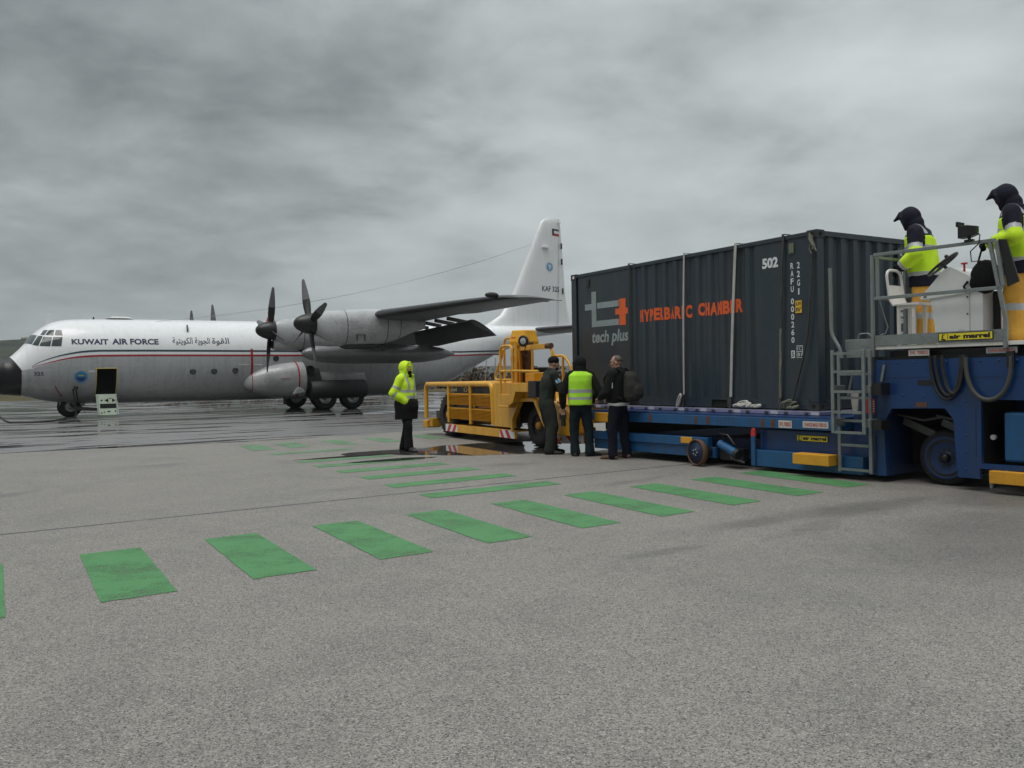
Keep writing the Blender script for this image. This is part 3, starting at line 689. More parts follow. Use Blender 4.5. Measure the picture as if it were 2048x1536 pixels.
        mb = MB(); mb.loft([ell(s, y, w, zt, zb, 16) for s, w, zt, zb in ((9.2, .12, 3.02, 2.93), (9.5, .3, 3.05, 2.82), (10.6, .32, 3.1, 2.82), (11.1, .1, 3.1, 2.95))]); mb.bar((10.9, y, 2.98), (11.3, y, 2.80), .16, .1); mb.build('oil_cooler', 'flap_dark', n_)
        mb = MB(); mb.lathe([(.02, 0), (.13, .04), (.24, .14), (.34, .32), (.42, .56), (.45, .74), (.45, .86)], (7.23, y, 3.88), (1, 0, 0), 28); pr = mb.build('propeller', 'black_paint', A)
        for k in range(4):
            a = R(ang + 90 * k); rad = Vector((0, -math.cos(a), math.sin(a))); tan = Vector((0, math.sin(a), math.cos(a)))
            rings = []
            for r, ch, th, tw in ((.34, .20, .16, 62), (.55, .28, .11, 58), (.8, .33, .07, 54), (1.1, .335, .05, 50), (1.5, .27, .035, 46), (1.8, .19, .026, 44), (1.98, .15, .018, 38), (2.05, .05, .012, 38)):
                ca, sa = math.cos(R(tw)), math.sin(R(tw)); cd = tan * ca + Vector((1, 0, 0)) * -sa; td = tan * sa + Vector((1, 0, 0)) * ca
                rings.append([Vector((7.92, y, 3.88)) + rad * r + cd * ch / 2 * math.cos(q) + td * th / 2 * math.sin(q) for q in (2 * math.pi * i / 14 for i in range(14))])
            mb = MB(); mb.loft(rings)
            for fi in range(len(mb.f)): mb.m[fi] = 1 if fi < 14 * 3 or fi == len(mb.f) - 2 else 0
            mb.build('blade', ['blade_grey', 'black_paint'], pr)
    # ---- external tanks
    for y in (-7.5, 7.5):
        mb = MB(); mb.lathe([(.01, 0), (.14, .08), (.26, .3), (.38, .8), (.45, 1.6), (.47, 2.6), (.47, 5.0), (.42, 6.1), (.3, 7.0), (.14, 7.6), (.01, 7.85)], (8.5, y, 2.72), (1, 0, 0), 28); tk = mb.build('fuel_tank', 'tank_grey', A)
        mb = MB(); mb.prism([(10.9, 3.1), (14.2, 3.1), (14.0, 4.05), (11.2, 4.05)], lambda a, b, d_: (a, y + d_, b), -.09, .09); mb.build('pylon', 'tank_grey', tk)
    # ---- undercarriage blisters
    for sd in (-1, 1):
        def sp(s, yo, zt, zb, n=18):
            yc, zc, h = sd * 1.7, (zt + zb) / 2, (zt - zb) / 2; w = yo - 1.7
            return [(s, yc + sd * w * math.cos(a) ** .8 if math.cos(a) > 0 else yc, zc + h * math.copysign(abs(math.sin(a)) ** .9, math.sin(a))) for a in (-math.pi / 2 + math.pi * i / (n - 1) for i in range(n))]
        mb = MB(); mb.loft([sp(7.5, 1.78, 1.55, 1.35), sp(7.62, 2.0, 1.75, 1.15), sp(8.0, 2.32, 2.02, .92), sp(8.6, 2.58, 2.27, .76), sp(9.3, 2.74, 2.42, .66), sp(10.0, 2.80, 2.5, .62), sp(10.45, 2.80, 2.5, .61)], 0)
        mb.loft([sp(10.45, 2.56, 2.32, .75), sp(11.3, 2.5, 2.2, .75)], 2); mb.loft([sp(11.3, 2.24, 2.05, .9), sp(13.9, 2.2, 2.0, .9)], 0)  # recessed middle section coloured dark in place of the shadow there
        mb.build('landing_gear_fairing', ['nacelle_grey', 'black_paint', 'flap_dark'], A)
        mb = MB(); mb.loft([[(s, sd * (2.28 + .58 * k * math.cos(a)), 1.04 + .48 * k * math.sin(a)) for a in (2 * math.pi * i / 28 for i in range(28))] for s, k in ((10.72, .9), (10.76, 1), (13.72, 1), (13.76, .94))])
        mb.build('gear_door', 'flap_dark', A)
        for s in (11.55, 13.07):
            mb = MB(); c = (s, sd * 2.2 - .25 * sd, .62)
            mb.lathe([(.35, 0), (.56, .0), (.64, .07), (.66, .25), (.64, .43), (.56, .5), (.35, .5)], c, (0, sd, 0), 32, cap=False); w = mb.build('wheel', 'black_rubber', A)
            mb = MB(); mb.lathe([(.34, .02), (.34, .47), (.29, .49), (.25, .40), (.1, .42), (.1, .5), (.01, .5)], c, (0, sd, 0), 24); mb.build('rim', 'alu', w)
    if True:
        sd = -1
        mb = MB()
        for s in (10.02,):
            for d_ in (0,): mb.loft([[(p[0], p[1] * 1.004, p[2]) for p in [(s + d2, -1.7 - 1.112 * math.cos(a) ** .8 if math.cos(a) > 0 else -1.7, 1.56 + .95 * math.copysign(abs(math.sin(a)) ** .9, math.sin(a))) for a in (-math.pi / 2 + math.pi * i / 23 for i in range(24))]] for d2 in (0, .07)], 0, True, False)
        mb.loft([[(7.86 + d2, -1.7 - .53 * (1 + .08 * d2) * math.cos(a) ** .8 if math.cos(a) > .001 else -1.7, 1.47 + .50 * math.copysign(abs(math.sin(a)) ** .9, math.sin(a))) for a in (-math.pi / 2 + math.pi * i / 19 for i in range(20))] for d2 in (0, .09)], 0, True, False)
        mb.box((9.1, -2.765, 1.60), (9.95, -2.74, 1.625)); mb.build('fairing_band', 'stripe_red', A)
        mb = MB(); mb.prism([(10.02, .82), (10.62, .92), (10.55, 1.08), (10.3, 1.2), (10.12, 1.02)], lambda a, b, d_: (a - .3, d_, b), -2.84, -2.6); mb.build('scoop', 'nacelle_grey', A, .03)
        mb = MB(); mb.lathe([(.22, 0), (.22, .06), (.18, .06), (.16, -.02)], (10.72, -2.50, 2.05), (0, -1, .15), 20); mb.build('turbine_exhaust', 'dark_hole', A)
        mb = MB(); mb.box((9.4, -2.3, .34), (9.5, -2.2, .7)); mb.build('drain_mast', 'black_plastic', A)
    # nose wheels
    for y in (-.28, .28):
        mb = MB(); c = (0, y - .17, .48)
        mb.lathe([(.22, 0), (.40, 0), (.475, .06), (.495, .17), (.475, .28), (.40, .34), (.22, .34)], c, (0, 1, 0), 32, cap=False); w = mb.build('wheel', 'black_rubber', A)
        mb = MB(); mb.lathe([(.01, -.01), (.06, -.02), (.08, .03), (.2, .05), (.23, -.005), (.245, .02), (.245, .3), (.1, .32)], c, (0, 1, 0), 24); mb.build('rim', 'alu', w)
    mb = MB(); mb.tube([(0, 0, .48), (.12, 0, 1.2)], .09, 12); mb.tube([(0, -.3, .48), (0, .3, .48)], .05, 8); mb.bar((.05, 0, .75), (.75, 0, .85), .1, .1); mb.build('nose_strut', 'alu', A)
    for y in (-.40, .40): mb = MB(); mb.box((-.45, y - .02, .52), (.6, y + .02, .72)); mb.build('gear_bay_door', 'grey_paint', A)
    # ---- tail
    LE = [(4.3, 21.6), (4.75, 22.9), (5.3, 23.85), (6.0, 24.42), (6.76, 24.85), (9.81, 26.31), (11.2, 26.98), (11.42, 27.12), (11.56, 27.28), (11.64, 27.6)]
    HG = [(4.3, 28.25), (12, 28.55)]; TE = [(4.3, 29.35), (5.15, 29.18), (6.44, 28.92), (8.69, 28.77), (11.36, 28.58), (11.6, 28.42), (11.64, 28.2)]
    def fin(z, a, b, th):
        n = 10; pts = []
        full = interp(TE, z) - interp(LE, z)
        for i in range(n + 1):
            x = a + (b - a) * i / n; q = max(0, min(1, (x - interp(LE, z)) / full)); pts.append((x, th * (2.6 * math.sqrt(max(q, 0)) * (1 - q) * .8 + .03)))
        return [(x, t, z) for x, t in pts] + [(x, -t, z) for x, t in pts[::-1]]
    zs = [4.3, 4.75, 5.3, 6, 6.76, 8, 9.81, 10.6, 11.2, 11.42, 11.56, 11.64]
    thk = lambda z: interp([(4.3, .30), (11.2, .15), (11.5, .10), (11.64, .02)], z)
    mb = MB(); mb.loft([fin(z, interp(LE, z), interp(HG, z), thk(z)) for z in zs]); mb.build('tail_fin', 'white_paint', A)
    mb = MB(); mb.loft([fin(z, interp(HG, z) + .015, interp(TE, z), thk(z)) for z in zs[:-2]]); rd = mb.build('rudder', 'white_paint', A)
    for z in (7.0, 8.9, 9.9): mb = MB(); mb.box((28.60 + (9 - z) * .02, -.12, z - .18), (28.66 + (9 - z) * .02, .12, z + .18)); mb.build('hinge_bracket', 'black_paint', rd)
    fy = lambda x, z: -(thk(z) * (2.6 * math.sqrt(max((x - interp(LE, z)) / (interp(TE, z) - interp(LE, z)), 0)) * (1 - (x - interp(LE, z)) / (interp(TE, z) - interp(LE, z))) * .8 + .03))
    F = lambda off: (lambda x, z: (x, fy(x, z) - off, z))
    def fdec(mb, poly, m, off): mb.add([F(off)(x, z) for x, z in poly], [tuple(range(len(poly)))], m)
    mb = MB(); f0 = 27.86
    fdec(mb, [(f0, 10.98), (28.45, 10.96), (28.45, 10.83), (28.02, 10.86)], 0, .008); fdec(mb, [(28.02, 10.86), (28.45, 10.83), (28.45, 10.66), (28.02, 10.68)], 1, .008)
    fdec(mb, [(28.02, 10.68), (28.45, 10.66), (28.45, 10.50), (f0, 10.53)], 2, .008); fdec(mb, [(f0, 10.98), (28.02, 10.86), (28.02, 10.68), (f0, 10.53)], 3, .008)
    mb.build('flag', ['flag_green', 'hazard_white', 'stripe_red', 'black_paint'], A)
    mb = MB(); add_text(mb, F(.008), 'KAF 325', 26.95, 28.38, 6.93, 7.27, bold=.015); mb.build('tail_number', 'letter_navy', A)
    mb = MB(); ec = (27.6, 8.5)
    fdec(mb, disc(ec, .34), 1, .006); fdec(mb, disc(ec, .26), 0, .012)
    fdec(mb, [(27.55, 8.3), (27.66, 8.36), (27.68, 8.62), (27.62, 8.70), (27.56, 8.6)], 1, .018); fdec(mb, [(27.44, 8.5), (27.5, 8.66), (27.56, 8.54)], 1, .018); fdec(mb, [(27.7, 8.5), (27.8, 8.62), (27.76, 8.46)], 1, .018)
    mb.build('tail_badge', ['emblem_sky', 'hazard_white'], A)
    for a, b in (((27.0, -.30, 9.68), (27.5, -.1, 9.75)), ((28.3, -.14, 11.36), (28.55, -.06, 11.43))): mb = MB(); mb.box(a, b); mb.build('fin_aerial', 'white_paint', A)
    mb = MB()
    for sd in (-1, 1):
        secs = []
        for y, s0, c, z, t in ((.2, 25.9, 3.9, 4.47, .11), (.9, 26.0, 3.75, 4.47, .11), (7.4, 27.1, 2.3, 4.5, .10), (8.0, 27.5, 1.7, 4.5, .05)): secs.append([(s0 + x, sd * y, z - q * .9) for x, q in af(c, t, 10)])
        mb.loft(secs)
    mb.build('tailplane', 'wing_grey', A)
    # ---- aerials
    for (x0, x1, y0, y1, z0, z1, m, nm) in ((-.92, -.62, -.02, .02, 4.28, 4.74, 'hazard_white', 'blade_aerial'), (1.05, 1.15, -.05, .05, 4.5, 4.68, 'black_plastic', 'beacon'), (9.3, 9.75, -.06, .06, 4.6, 4.92, 'stripe_red', 'beacon')):
        mb = MB(); mb.prism([(x0, z0), (x1, z0), (x1 - .04, z1), (x0 + (x1 - x0) * .25, z1)], lambda a, b, d_: (a, d_, b), y0, y1); mb.build(nm, m, A, .01)
    mb = MB(); mb.bar(skin_pt(4.95, 3.95, .06), skin_pt(5.0, 4.2, .06), .07, .12); mb.build('drain_vent', 'black_plastic', A)
    mb = MB(); mb.loft([[(x, -y, 4.6 + h) for y, h in ((.5, 0), (.3, k), (-.3, k), (-.5, 0))] for x, k in ((1.6, .02), (1.9, .09), (2.5, .09), (2.8, .02))]); mb.build('escape_hatch', 'white_paint', A)
    for y in (-.9, .9):
        mb = MB(); a, b = Vector((3.6, y, 4.45)), Vector((26.38, 0, 9.9))
        mb.tube([a.lerp(b, t / 24) - Vector((0, 0, 1.15 * 4 * (t / 24) * (1 - t / 24) * .62)) for t in range(25)], .007, 5); mb.build('aerial_wire', 'logo_grey', A)
build_aircraft()

def build_cable():
    pts = [(-23.2, 37.6, .75), (-21.9, 36.3, .40), (-20.9, 35.2, .08), (-20.1, 34.4, -.07), (-19.3, 34.2, -.085), (-18.9, 34.7, -.085), (-19.05, 35.9, -.085), (-19.35, 37.0, -.085), (-19.6, 37.9, -.085), (-19.55, 38.5, -.06), (-19.55, 38.55, .35), (-19.6, 38.45, 1.2)]
    mb = MB(); P = []
    V_ = [Vector(p) for p in pts]
    for i in range(len(V_) - 1):
        a, b, c, d = V_[max(i - 1, 0)], V_[i], V_[i + 1], V_[min(i + 2, len(V_) - 1)]
        for t in (0, .25, .5, .75): P.append(.5 * ((2 * b) + (-a + c) * t + (2 * a - 5 * b + 4 * c - d) * t * t + (-a + 3 * b - 3 * c + d) * t ** 3))
    P.append(V_[-1]); mb.tube(P, .04, 7)
    tag(mb.build('power_cable', 'black_rubber'), 'thick black power cable lying on the wet apron beside the nose wheel', 'cable')
build_cable()

# ================================================================== THE SHIPPING CONTAINER
# local frame: x runs along the long side (0 = near corner, negative = far), y = into the container, z = up
CL, CW, CH = 6.058, 2.438, 2.591
COX, COY, CYAW, CZ = 4.3744, 12.2843, 1.02471, .867
def corr(t, pitch=.278, depth=.034, flat=None):
    """trapezoid wall profile: 0 = outer face, depth = recessed"""
    if flat and any(a <= t <= b for a, b in flat): return 0
    q = (t / pitch) % 1
    return 0 if q < .34 else depth * (q - .34) / .16 if q < .5 else depth if q < .84 else depth * (1 - (q - .84) / .16)
FLAT = [(-5.72, -4.20), (-1.16, -.16)]
def build_container():
    K = thing('shipping_container', 'dark grey steel shipping container lettered in orange and white, strapped on a loader', 'container', (COX, COY, CZ), -CYAW)
    def wall(mb, a, b, fn, z0, z1, flat=None, depth=.034):
        ts = [a]
        k = int(math.floor(a / .278)) * .278
        while k < b:
            for q in (0, .34, .5, .84):
                t = k + q * .278
                if a + .01 < t < b - .01: ts.append(t)
            k += .278
        if flat:
            for u, v in flat: ts += [u, v]
        ts = sorted(set(ts + [b])); vs = []
        for t in ts:
            d = corr(t, depth=depth, flat=flat); vs += [fn(t, d, z0), fn(t, d, z1)]
        mb.add(vs, [(2 * i, 2 * i + 2, 2 * i + 3, 2 * i + 1) for i in range(len(ts) - 1)])
    mb = MB(); wall(mb, -CL + .16, -.16, lambda t, d, z: (t, .022 + d, z), .155, CH - .06, FLAT, .030); side = mb.build('side_wall', 'container_paint', K)
    mb = MB(); wall(mb, -CL + .16, -.16, lambda t, d, z: (t, CW - .022 - d, z), .155, CH - .06); mb.build('side_wall', 'container_paint', K)
    mb = MB(); wall(mb, .14, CW - .14, lambda t, d, z: (-.022 - d, t, z), .155, CH - .06, None, .045); mb.build('end_wall', 'container_paint', K)
    for y0, y1 in ((.14, CW / 2 - .006), (CW / 2 + .006, CW - .14)):
        mb = MB(); wall(mb, y0, y1, lambda t, d, z: (-CL + .04 + d, t, z), .14, CH - .08); mb.build('door', 'container_paint', K)
    mb = MB(); wall(mb, -CL + .05, -.05, lambda t, d, z: (t, .03, CH - .028 - d * .3) if z == 0 else (t, CW - .03, CH - .028 - d * .3), 0, 1); mb.build('roof', 'container_paint', K)
    mb = MB(); mb.box((-CL + .1, .06, .10), (-.1, CW - .06, .15)); mb.build('floor', 'container_dark', K)
    for y0, y1 in ((0.004, .05), (CW - .05, CW - .004)):
        mb = MB(); mb.box((-CL + .17, y0, CH - .075), (-.17, y1, CH - .012)); mb.build('top_rail', 'container_paint', K, .006)
        mb = MB(); xs = [-CL + .17, -4.58, -3.98, -2.14, -1.79, -.17]
        for a, b, gap in ((xs[0], xs[1], 0), (xs[1], xs[2], 1), (xs[2], xs[3], 0), (xs[3], xs[4], 1), (xs[4], xs[5], 0)):
            if gap: mb.box((a, y0, .13), (b, y1, .165)); mb.box((a, y0 + (.03 if y0 < 1 else -.03), .01), (b, y1, .13), 1)
            else: mb.box((a, y0, .012), (b, y1, .165))
        mb.build('bottom_rail', ['container_paint', 'dark_hole'], K)
    for x0, x1 in ((-CL + .004, -CL + .1), (-.1, -.004)):
        for z0, z1, nm in ((.012, .15, 'end_sill'), (CH - .09, CH - .012, 'end_header')):
            mb = MB(); mb.box((x0, .17, z0), (x1, CW - .17, z1)); mb.build(nm, 'container_paint', K, .006)
    for cx in (-1, 0):
        for cy in (0, 1):
            X = (lambda v: -CL + v) if cx else (lambda v: -v); Y = (lambda v: CW - v) if cy else (lambda v: v)
            mb = MB(); mb.prism([(.003, .003), (.16, .003), (.16, .045), (.09, .05), (.05, .09), (.045, .15), (.003, .15)], lambda a, b, d: (X(a), Y(b), d), .119, CH - .119); mb.build('corner_post', 'container_paint', K, .006)
            for z0, z1 in ((0, .118), (CH - .118, CH)):
                mb = MB(); mb.box((X(-.002), Y(-.002), z0), (X(.178), Y(.162), z1))
                zc = (z0 + z1) / 2; sx, sy = (1 if not cx else -1), (-1 if not cy else 1)
                mb.lathe([(.032, 0), (.032, .004)], (X(.09), Y(-.002), zc), (0, sy, 0), 14, 1); mb.lathe([(.032, 0), (.032, .004)], (X(-.002), Y(.08), zc), (sx, 0, 0), 14, 1)
                mb.build('corner_casting', ['container_dark', 'dark_hole' if not (cx and z0 > 1) else 'letter_white'], K)
    # lettering follows the wall profile
    def onwall(mb, vs, fs, m, off=.004):
        bm = bmesh.new(); vv = [bm.verts.new((x, z, 0)) for x, z in vs]
        for f in fs:
            try: bm.faces.new([vv[i] for i in f])
            except ValueError: pass
        a, b = min(v[0] for v in vs), max(v[0] for v in vs); k = math.floor(a / .278) * .278
        while k < b:
            for q in (0, .34, .5, .84):
                t = k + q * .278
                if a < t < b: bmesh.ops.bisect_plane(bm, geom=bm.verts[:] + bm.edges[:] + bm.faces[:], plane_co=(t, 0, 0), plane_no=(1, 0, 0), dist=1e-5)
            k += .278
        bm.verts.index_update()
        mb.add([(v.co.x, .022 + corr(v.co.x, depth=.030, flat=FLAT) - off, v.co.y) for v in bm.verts], [[v.index for v in f.verts] for f in bm.faces], m); bm.free()
    def txt(nm, body, x0, x1, z0, z1, mat, **kw):
        mb = MB(); vs, fs = text2d(body, x0, x1, z0, z1, **kw); onwall(mb, vs, fs, 0); return mb.build(nm, mat, K)
    rect = lambda a, b, c, d: ([(a, c), (b, c), (b, d), (a, d)], [(0, 1, 2, 3)])
    mb = MB()
    for r in ((-5.40, -5.25, 1.5, 2.19), (-5.62, -5.40, 1.84, 1.96), (-5.22, -4.55, 1.85, 1.965), (-5.25, -4.55, 1.5, 1.615)): onwall(mb, *rect(*r), 0)
    for r in ((-4.535, -4.345, 1.49, 1.985), (-4.655, -4.535, 1.695, 1.805), (-4.345, -4.265, 1.695, 1.805)): onwall(mb, *rect(*r), 1)
    mb.build('logo', ['logo_grey', 'letter_orange'], K)
    txt('logo_lettering', 'tech plus', -5.40, -4.27, 1.12, 1.42, 'logo_grey', bold=.03, shear=.18)
    # stencilled words: bridges left where the stencil held together
    def stencil(body, x0, x1, z0, z1):
        mb = MB(); n = len(body); w = (x1 - x0) / n
        for i, ch in enumerate(body):
            dz = random.uniform(-.008, .008); k = .86 if ch != 'I' else .45
            vs, fs = text2d(ch, x0 + i * w + w * .04, x0 + i * w + w * (k + .08), z0 + dz, z1 + dz, bold=.055); onwall(mb, vs, fs, 0)
        return mb.build('stencil_lettering', 'letter_orange', K)
    stencil('HYPERBARIC', -3.97, -2.60, 1.51, 1.73); stencil('CHAMBER', -2.44, -1.46, 1.51, 1.725)
    txt('stock_number', '502', -1.035, -.725, 2.135, 2.295, 'letter_white', bold=.045)
    mb = MB()
    for i, ch in enumerate('RAFU 000260'):
        if ch == ' ': mb.build('serial_lettering', 'letter_white', K); mb = MB()
        if ch != ' ':
            zt = 2.165 - i * .1135 - (.0 if i < 4 else -.045); vs, fs = text2d(ch, -.492, -.437, zt - .088, zt, bold=.02); onwall(mb, vs, fs, 0)
    mb.build('serial_lettering', 'letter_white', K)
    mb = MB()
    for i, ch in enumerate('22G1'):
        zt = 2.165 - i * .128; vs, fs = text2d(ch, -.375 if ch != '1' else -.358, -.322 if ch != '1' else -.335, zt - .092, zt, bold=.02); onwall(mb, vs, fs, 0)
    mb.build('serial_lettering', 'letter_white', K)
    mb = MB(); onwall(mb, *rect(-.50, -.435, .765, .875), 0, .003); vs, fs = text2d('5', -.488, -.447, .78, .86, bold=.03); onwall(mb, vs, fs, 1, .006)
    mb.build('check_digit', ['letter_white', 'container_paint'], K)
    mb = MB(); onwall(mb, *rect(-.40, -.29, .765, .945), 0, .003); onwall(mb, *rect(-.392, -.298, .862, .937), 1, .005); onwall(mb, *rect(-.392, -.298, .773, .852), 1, .005)
    for t, z0 in (('1C', .875), ('81', .785)): vs, fs = text2d(t, -.38, -.31, z0, z0 + .055, bold=.0); onwall(mb, vs, fs, 0, .007)
    mb.build('type_box', ['letter_white', 'container_paint'], K)
    mb = MB(); mb.box((-.40, .004, 1.42), (-.29, .018, 1.60)); vs, fs = text2d('2,59', -.39, -.30, 1.525, 1.58, bold=.03); mb.add([(x, .002, z) for x, z in vs], fs, 1)
    vs, fs = text2d("8'6\"", -.39, -.30, 1.44, 1.50, bold=.03); mb.add([(x, .002, z) for x, z in vs], fs, 1); mb.build('height_plate', ['plate_yellow', 'black_paint'], K)
    for x in (-5.5, -.465):
        mb = MB(); mb.box((x - .045, .0, 2.30), (x + .045, .02, 2.45)); mb.box((x - .03, -.006, 2.32), (x + .03, 0, 2.335)); mb.build('vent', 'strap_green' if x > -1 else 'container_dark', K, .004)
    mb = MB()
    for i, ch in enumerate('RAFU 000260 5'):
        if ch != ' ':
            zt = 2.40 - i * .104; vs, fs = text2d(ch, CW - .505, CW - .445, zt - .078, zt, bold=.02); mb.add([(-.015, y, z) for y, z in vs], fs, 0)
    mb.build('serial_lettering', 'letter_white', K); mb = MB(); mb.box((-.021, CW - .56, 1.0), (-.016, CW - .40, 2.45)); mb.build('lettering_panel', 'container_paint', K)
    # ---- lashing straps: each over the roof and down the side (things of their own)
    def strap(x0, x1, zb, mat, label, w=.05, twist=0, over=True, m2=None):
        o = thing('cargo_strap', label, 'strap', (COX, COY, CZ), -CYAW, 'straps lashing the container'); mb = MB()
        path = [(x0, CW + .012, 1.2), (x0, CW + .012, CH + .008), (x0, -.010, CH + .012)] if over else [(x0, -.010, CH + .004)]
        N = 16
        for i in range(1, N + 1):
            t = i / N; path.append((x0 + (x1 - x0) * t, -.012 - .012 * math.sin(t * math.pi), CH - (CH - zb) * t))
        rows = []
        for i, p in enumerate(path):
            a = twist * math.sin(i * .9) * (1 if i > 3 else 0); ww = w * (1 - .25 * abs(a))
            rows.append([(p[0] - ww / 2 * math.cos(a), p[1] - abs(ww / 2 * math.sin(a)), p[2]), (p[0] + ww / 2 * math.cos(a), p[1] - abs(ww / 2 * math.sin(a)) - .004, p[2]), (p[0] + ww / 2 * math.cos(a), p[1] + .004, p[2] + (.004 if i < 3 else 0)), (p[0] - ww / 2 * math.cos(a), p[1] + .004, p[2] + (.004 if i < 3 else 0))])
        k = int(len(rows) * .62)
        if m2: mb.loft(rows[:k + 1], 0, False); mb.loft(rows[k:], 1, False)
        else: mb.loft(rows, 0, False)
        mb.build('webbing', [mat, m2 or mat], o)
        mb = MB(); b = Vector(path[-1]); mb.box((b.x - .035, b.y - .03, b.z - .06), (b.x + .035, b.y + .012, b.z + .05)); mb.tube([b + Vector((0, -.01, -.05)), b + Vector((.02, -.03, -.11)), b + Vector((0, -.04, -.15))], .012, 6); mb.build('buckle', 'steel_dark', o)
        return o
    strap(-4.20, -4.22, .20, 'strap_dark', 'dark lashing strap just right of the orange plus sign')
    strap(-2.73, -2.78, .16, 'strap_white', 'thin dirty white strap between the two orange words', .038)
    strap(-1.55, -1.70, .13, 'strap_white', 'broad white strap crossing the last orange word', .055)
    strap(-.60, -.69, .13, 'strap_dark', 'frayed dark and cream strap left of the vertical serial number', .05, .8, m2='strap_green')
    o = thing('cargo_strap', 'loose black strap sagging from the near top corner of the container', 'strap', (COX, COY, CZ), -CYAW, 'straps lashing the container')
    mb = MB(); mb.tube([(-.06, -.03, 2.35), (-.07, -.04, 2.0), (-.10, -.05, 1.5), (-.14, -.055, 1.1), (-.22, -.06, .75), (-.36, -.05, .35), (-.45, -.04, .08)], .016, 6); mb.build('webbing', 'strap_dark', o)
    mb = MB()
    rr = random.Random(3)
    for i in range(4):
        a = Vector((-.07 + rr.uniform(-.05, .03), -.03, 2.55 - .02 * i)); pts = [a]
        for j in range(4): pts.append(pts[-1] + Vector((rr.uniform(-.05, .05), rr.uniform(-.02, .005), -rr.uniform(.03, .08))))
        mb.tube(pts, .012, 5)
    mb.build('frayed_end', 'strap_green', o)
    # heaps of strap lying at the foot of the wall
    def heap(x, zb, n, sx, mat, label, seed, h=.10):
        o = thing('strap_bundle', label, 'strap', (COX, COY, CZ), -CYAW, 'bundles of loose strap on the pallets'); rr = random.Random(seed); mb = MB()
        for i in range(n):
            c = Vector((x + rr.uniform(-sx, sx), -.075 + rr.uniform(-.025, .02), zb + .03)); r = rr.uniform(.05, .09); a0 = rr.uniform(0, 6); zz = rr.uniform(.2, 1)
            mb.tube([c + Vector((r * 1.3 * math.cos(a0 + t * .7), r * .4 * math.sin(a0 + t * .7), h * zz * abs(math.sin(t * .42)))) for t in range(10)], [.018 + .006 * math.sin(t) for t in range(10)], 6)
        mb.build('webbing', mat, o)
    heap(-1.31, .0, 9, .2, 'strap_white', 'heap of white strap lying beside the foot of the broad white strap', 4)
    heap(-.42, .0, 5, .09, 'strap_green', 'small dirty coil of strap below the serial number', 9, .13)
    o = thing('strap_bundle', 'rolled white strap leaning on the container below the two-tone strap', 'strap', (COX, COY, CZ), -CYAW, 'bundles of loose strap on the pallets'); mb = MB()
    for i in range(4): mb.tube([Vector((-2.85 + .012 * i + .075 * math.cos(t * .7) * .6 + .06 * math.sin(t * .7) * .6, -.06 - .012 * i, .11 + .11 * math.sin(t * .7 + .4))) for t in range(10)], .018, 6)
    mb.build('webbing', 'strap_white', o)
build_container()

def build_pallets():
    for i, (x0, x1, lab) in enumerate(((-6.1, -2.62, 'far flat cargo pallet with a scuffed purple edge under the container'), (-2.50, .12, 'near flat cargo pallet with a scuffed purple edge under the container'))):
        o = thing('cargo_pallet', lab, 'pallet', (COX, COY, CZ), -CYAW, 'cargo pallets under the container')
        mb = MB(); mb.box((x0 + .07, -.10, -.058), (x1 - .07, CW + .1, -.006)); mb.build('deck', 'alu', o)
        mb = MB(); zc = -.034
        mb.box((x0, -.17, -.062), (x1, -.101, -.005)); mb.box((x0, CW + .101, -.062), (x1, CW + .17, -.005)); mb.box((x0, -.10, -.060), (x0 + .069, CW + .1, -.007)); mb.box((x1 - .069, -.10, -.060), (x1, CW + .1, -.007)); mb.build('edge_rail', 'pallet_edge', o, .006)
        n = int((x1 - x0) / .36)
        for j in range(n):
            x = x0 + .2 + j * (x1 - x0 - .4) / max(1, n - 1)
            mb = MB(); mb.lathe([(.02, 0), (.026, .012), (.008, .016)], (x, -.17, -.03), (0, -1, 0), 10); mb.tube([(x - .03, -.175, -.02), (x - .02, -.19, -.045), (x + .02, -.19, -.045), (x + .03, -.175, -.02)], .007, 5); mb.build('lashing_ring', 'steel_dark', o)
            if j % 2 == 0: mb = MB(); mb.box((x + .08, -.1735, -.056), (x + .22, -.1695, -.012)); mb.build('rail_plate', 'pallet_patch', o)
build_pallets()

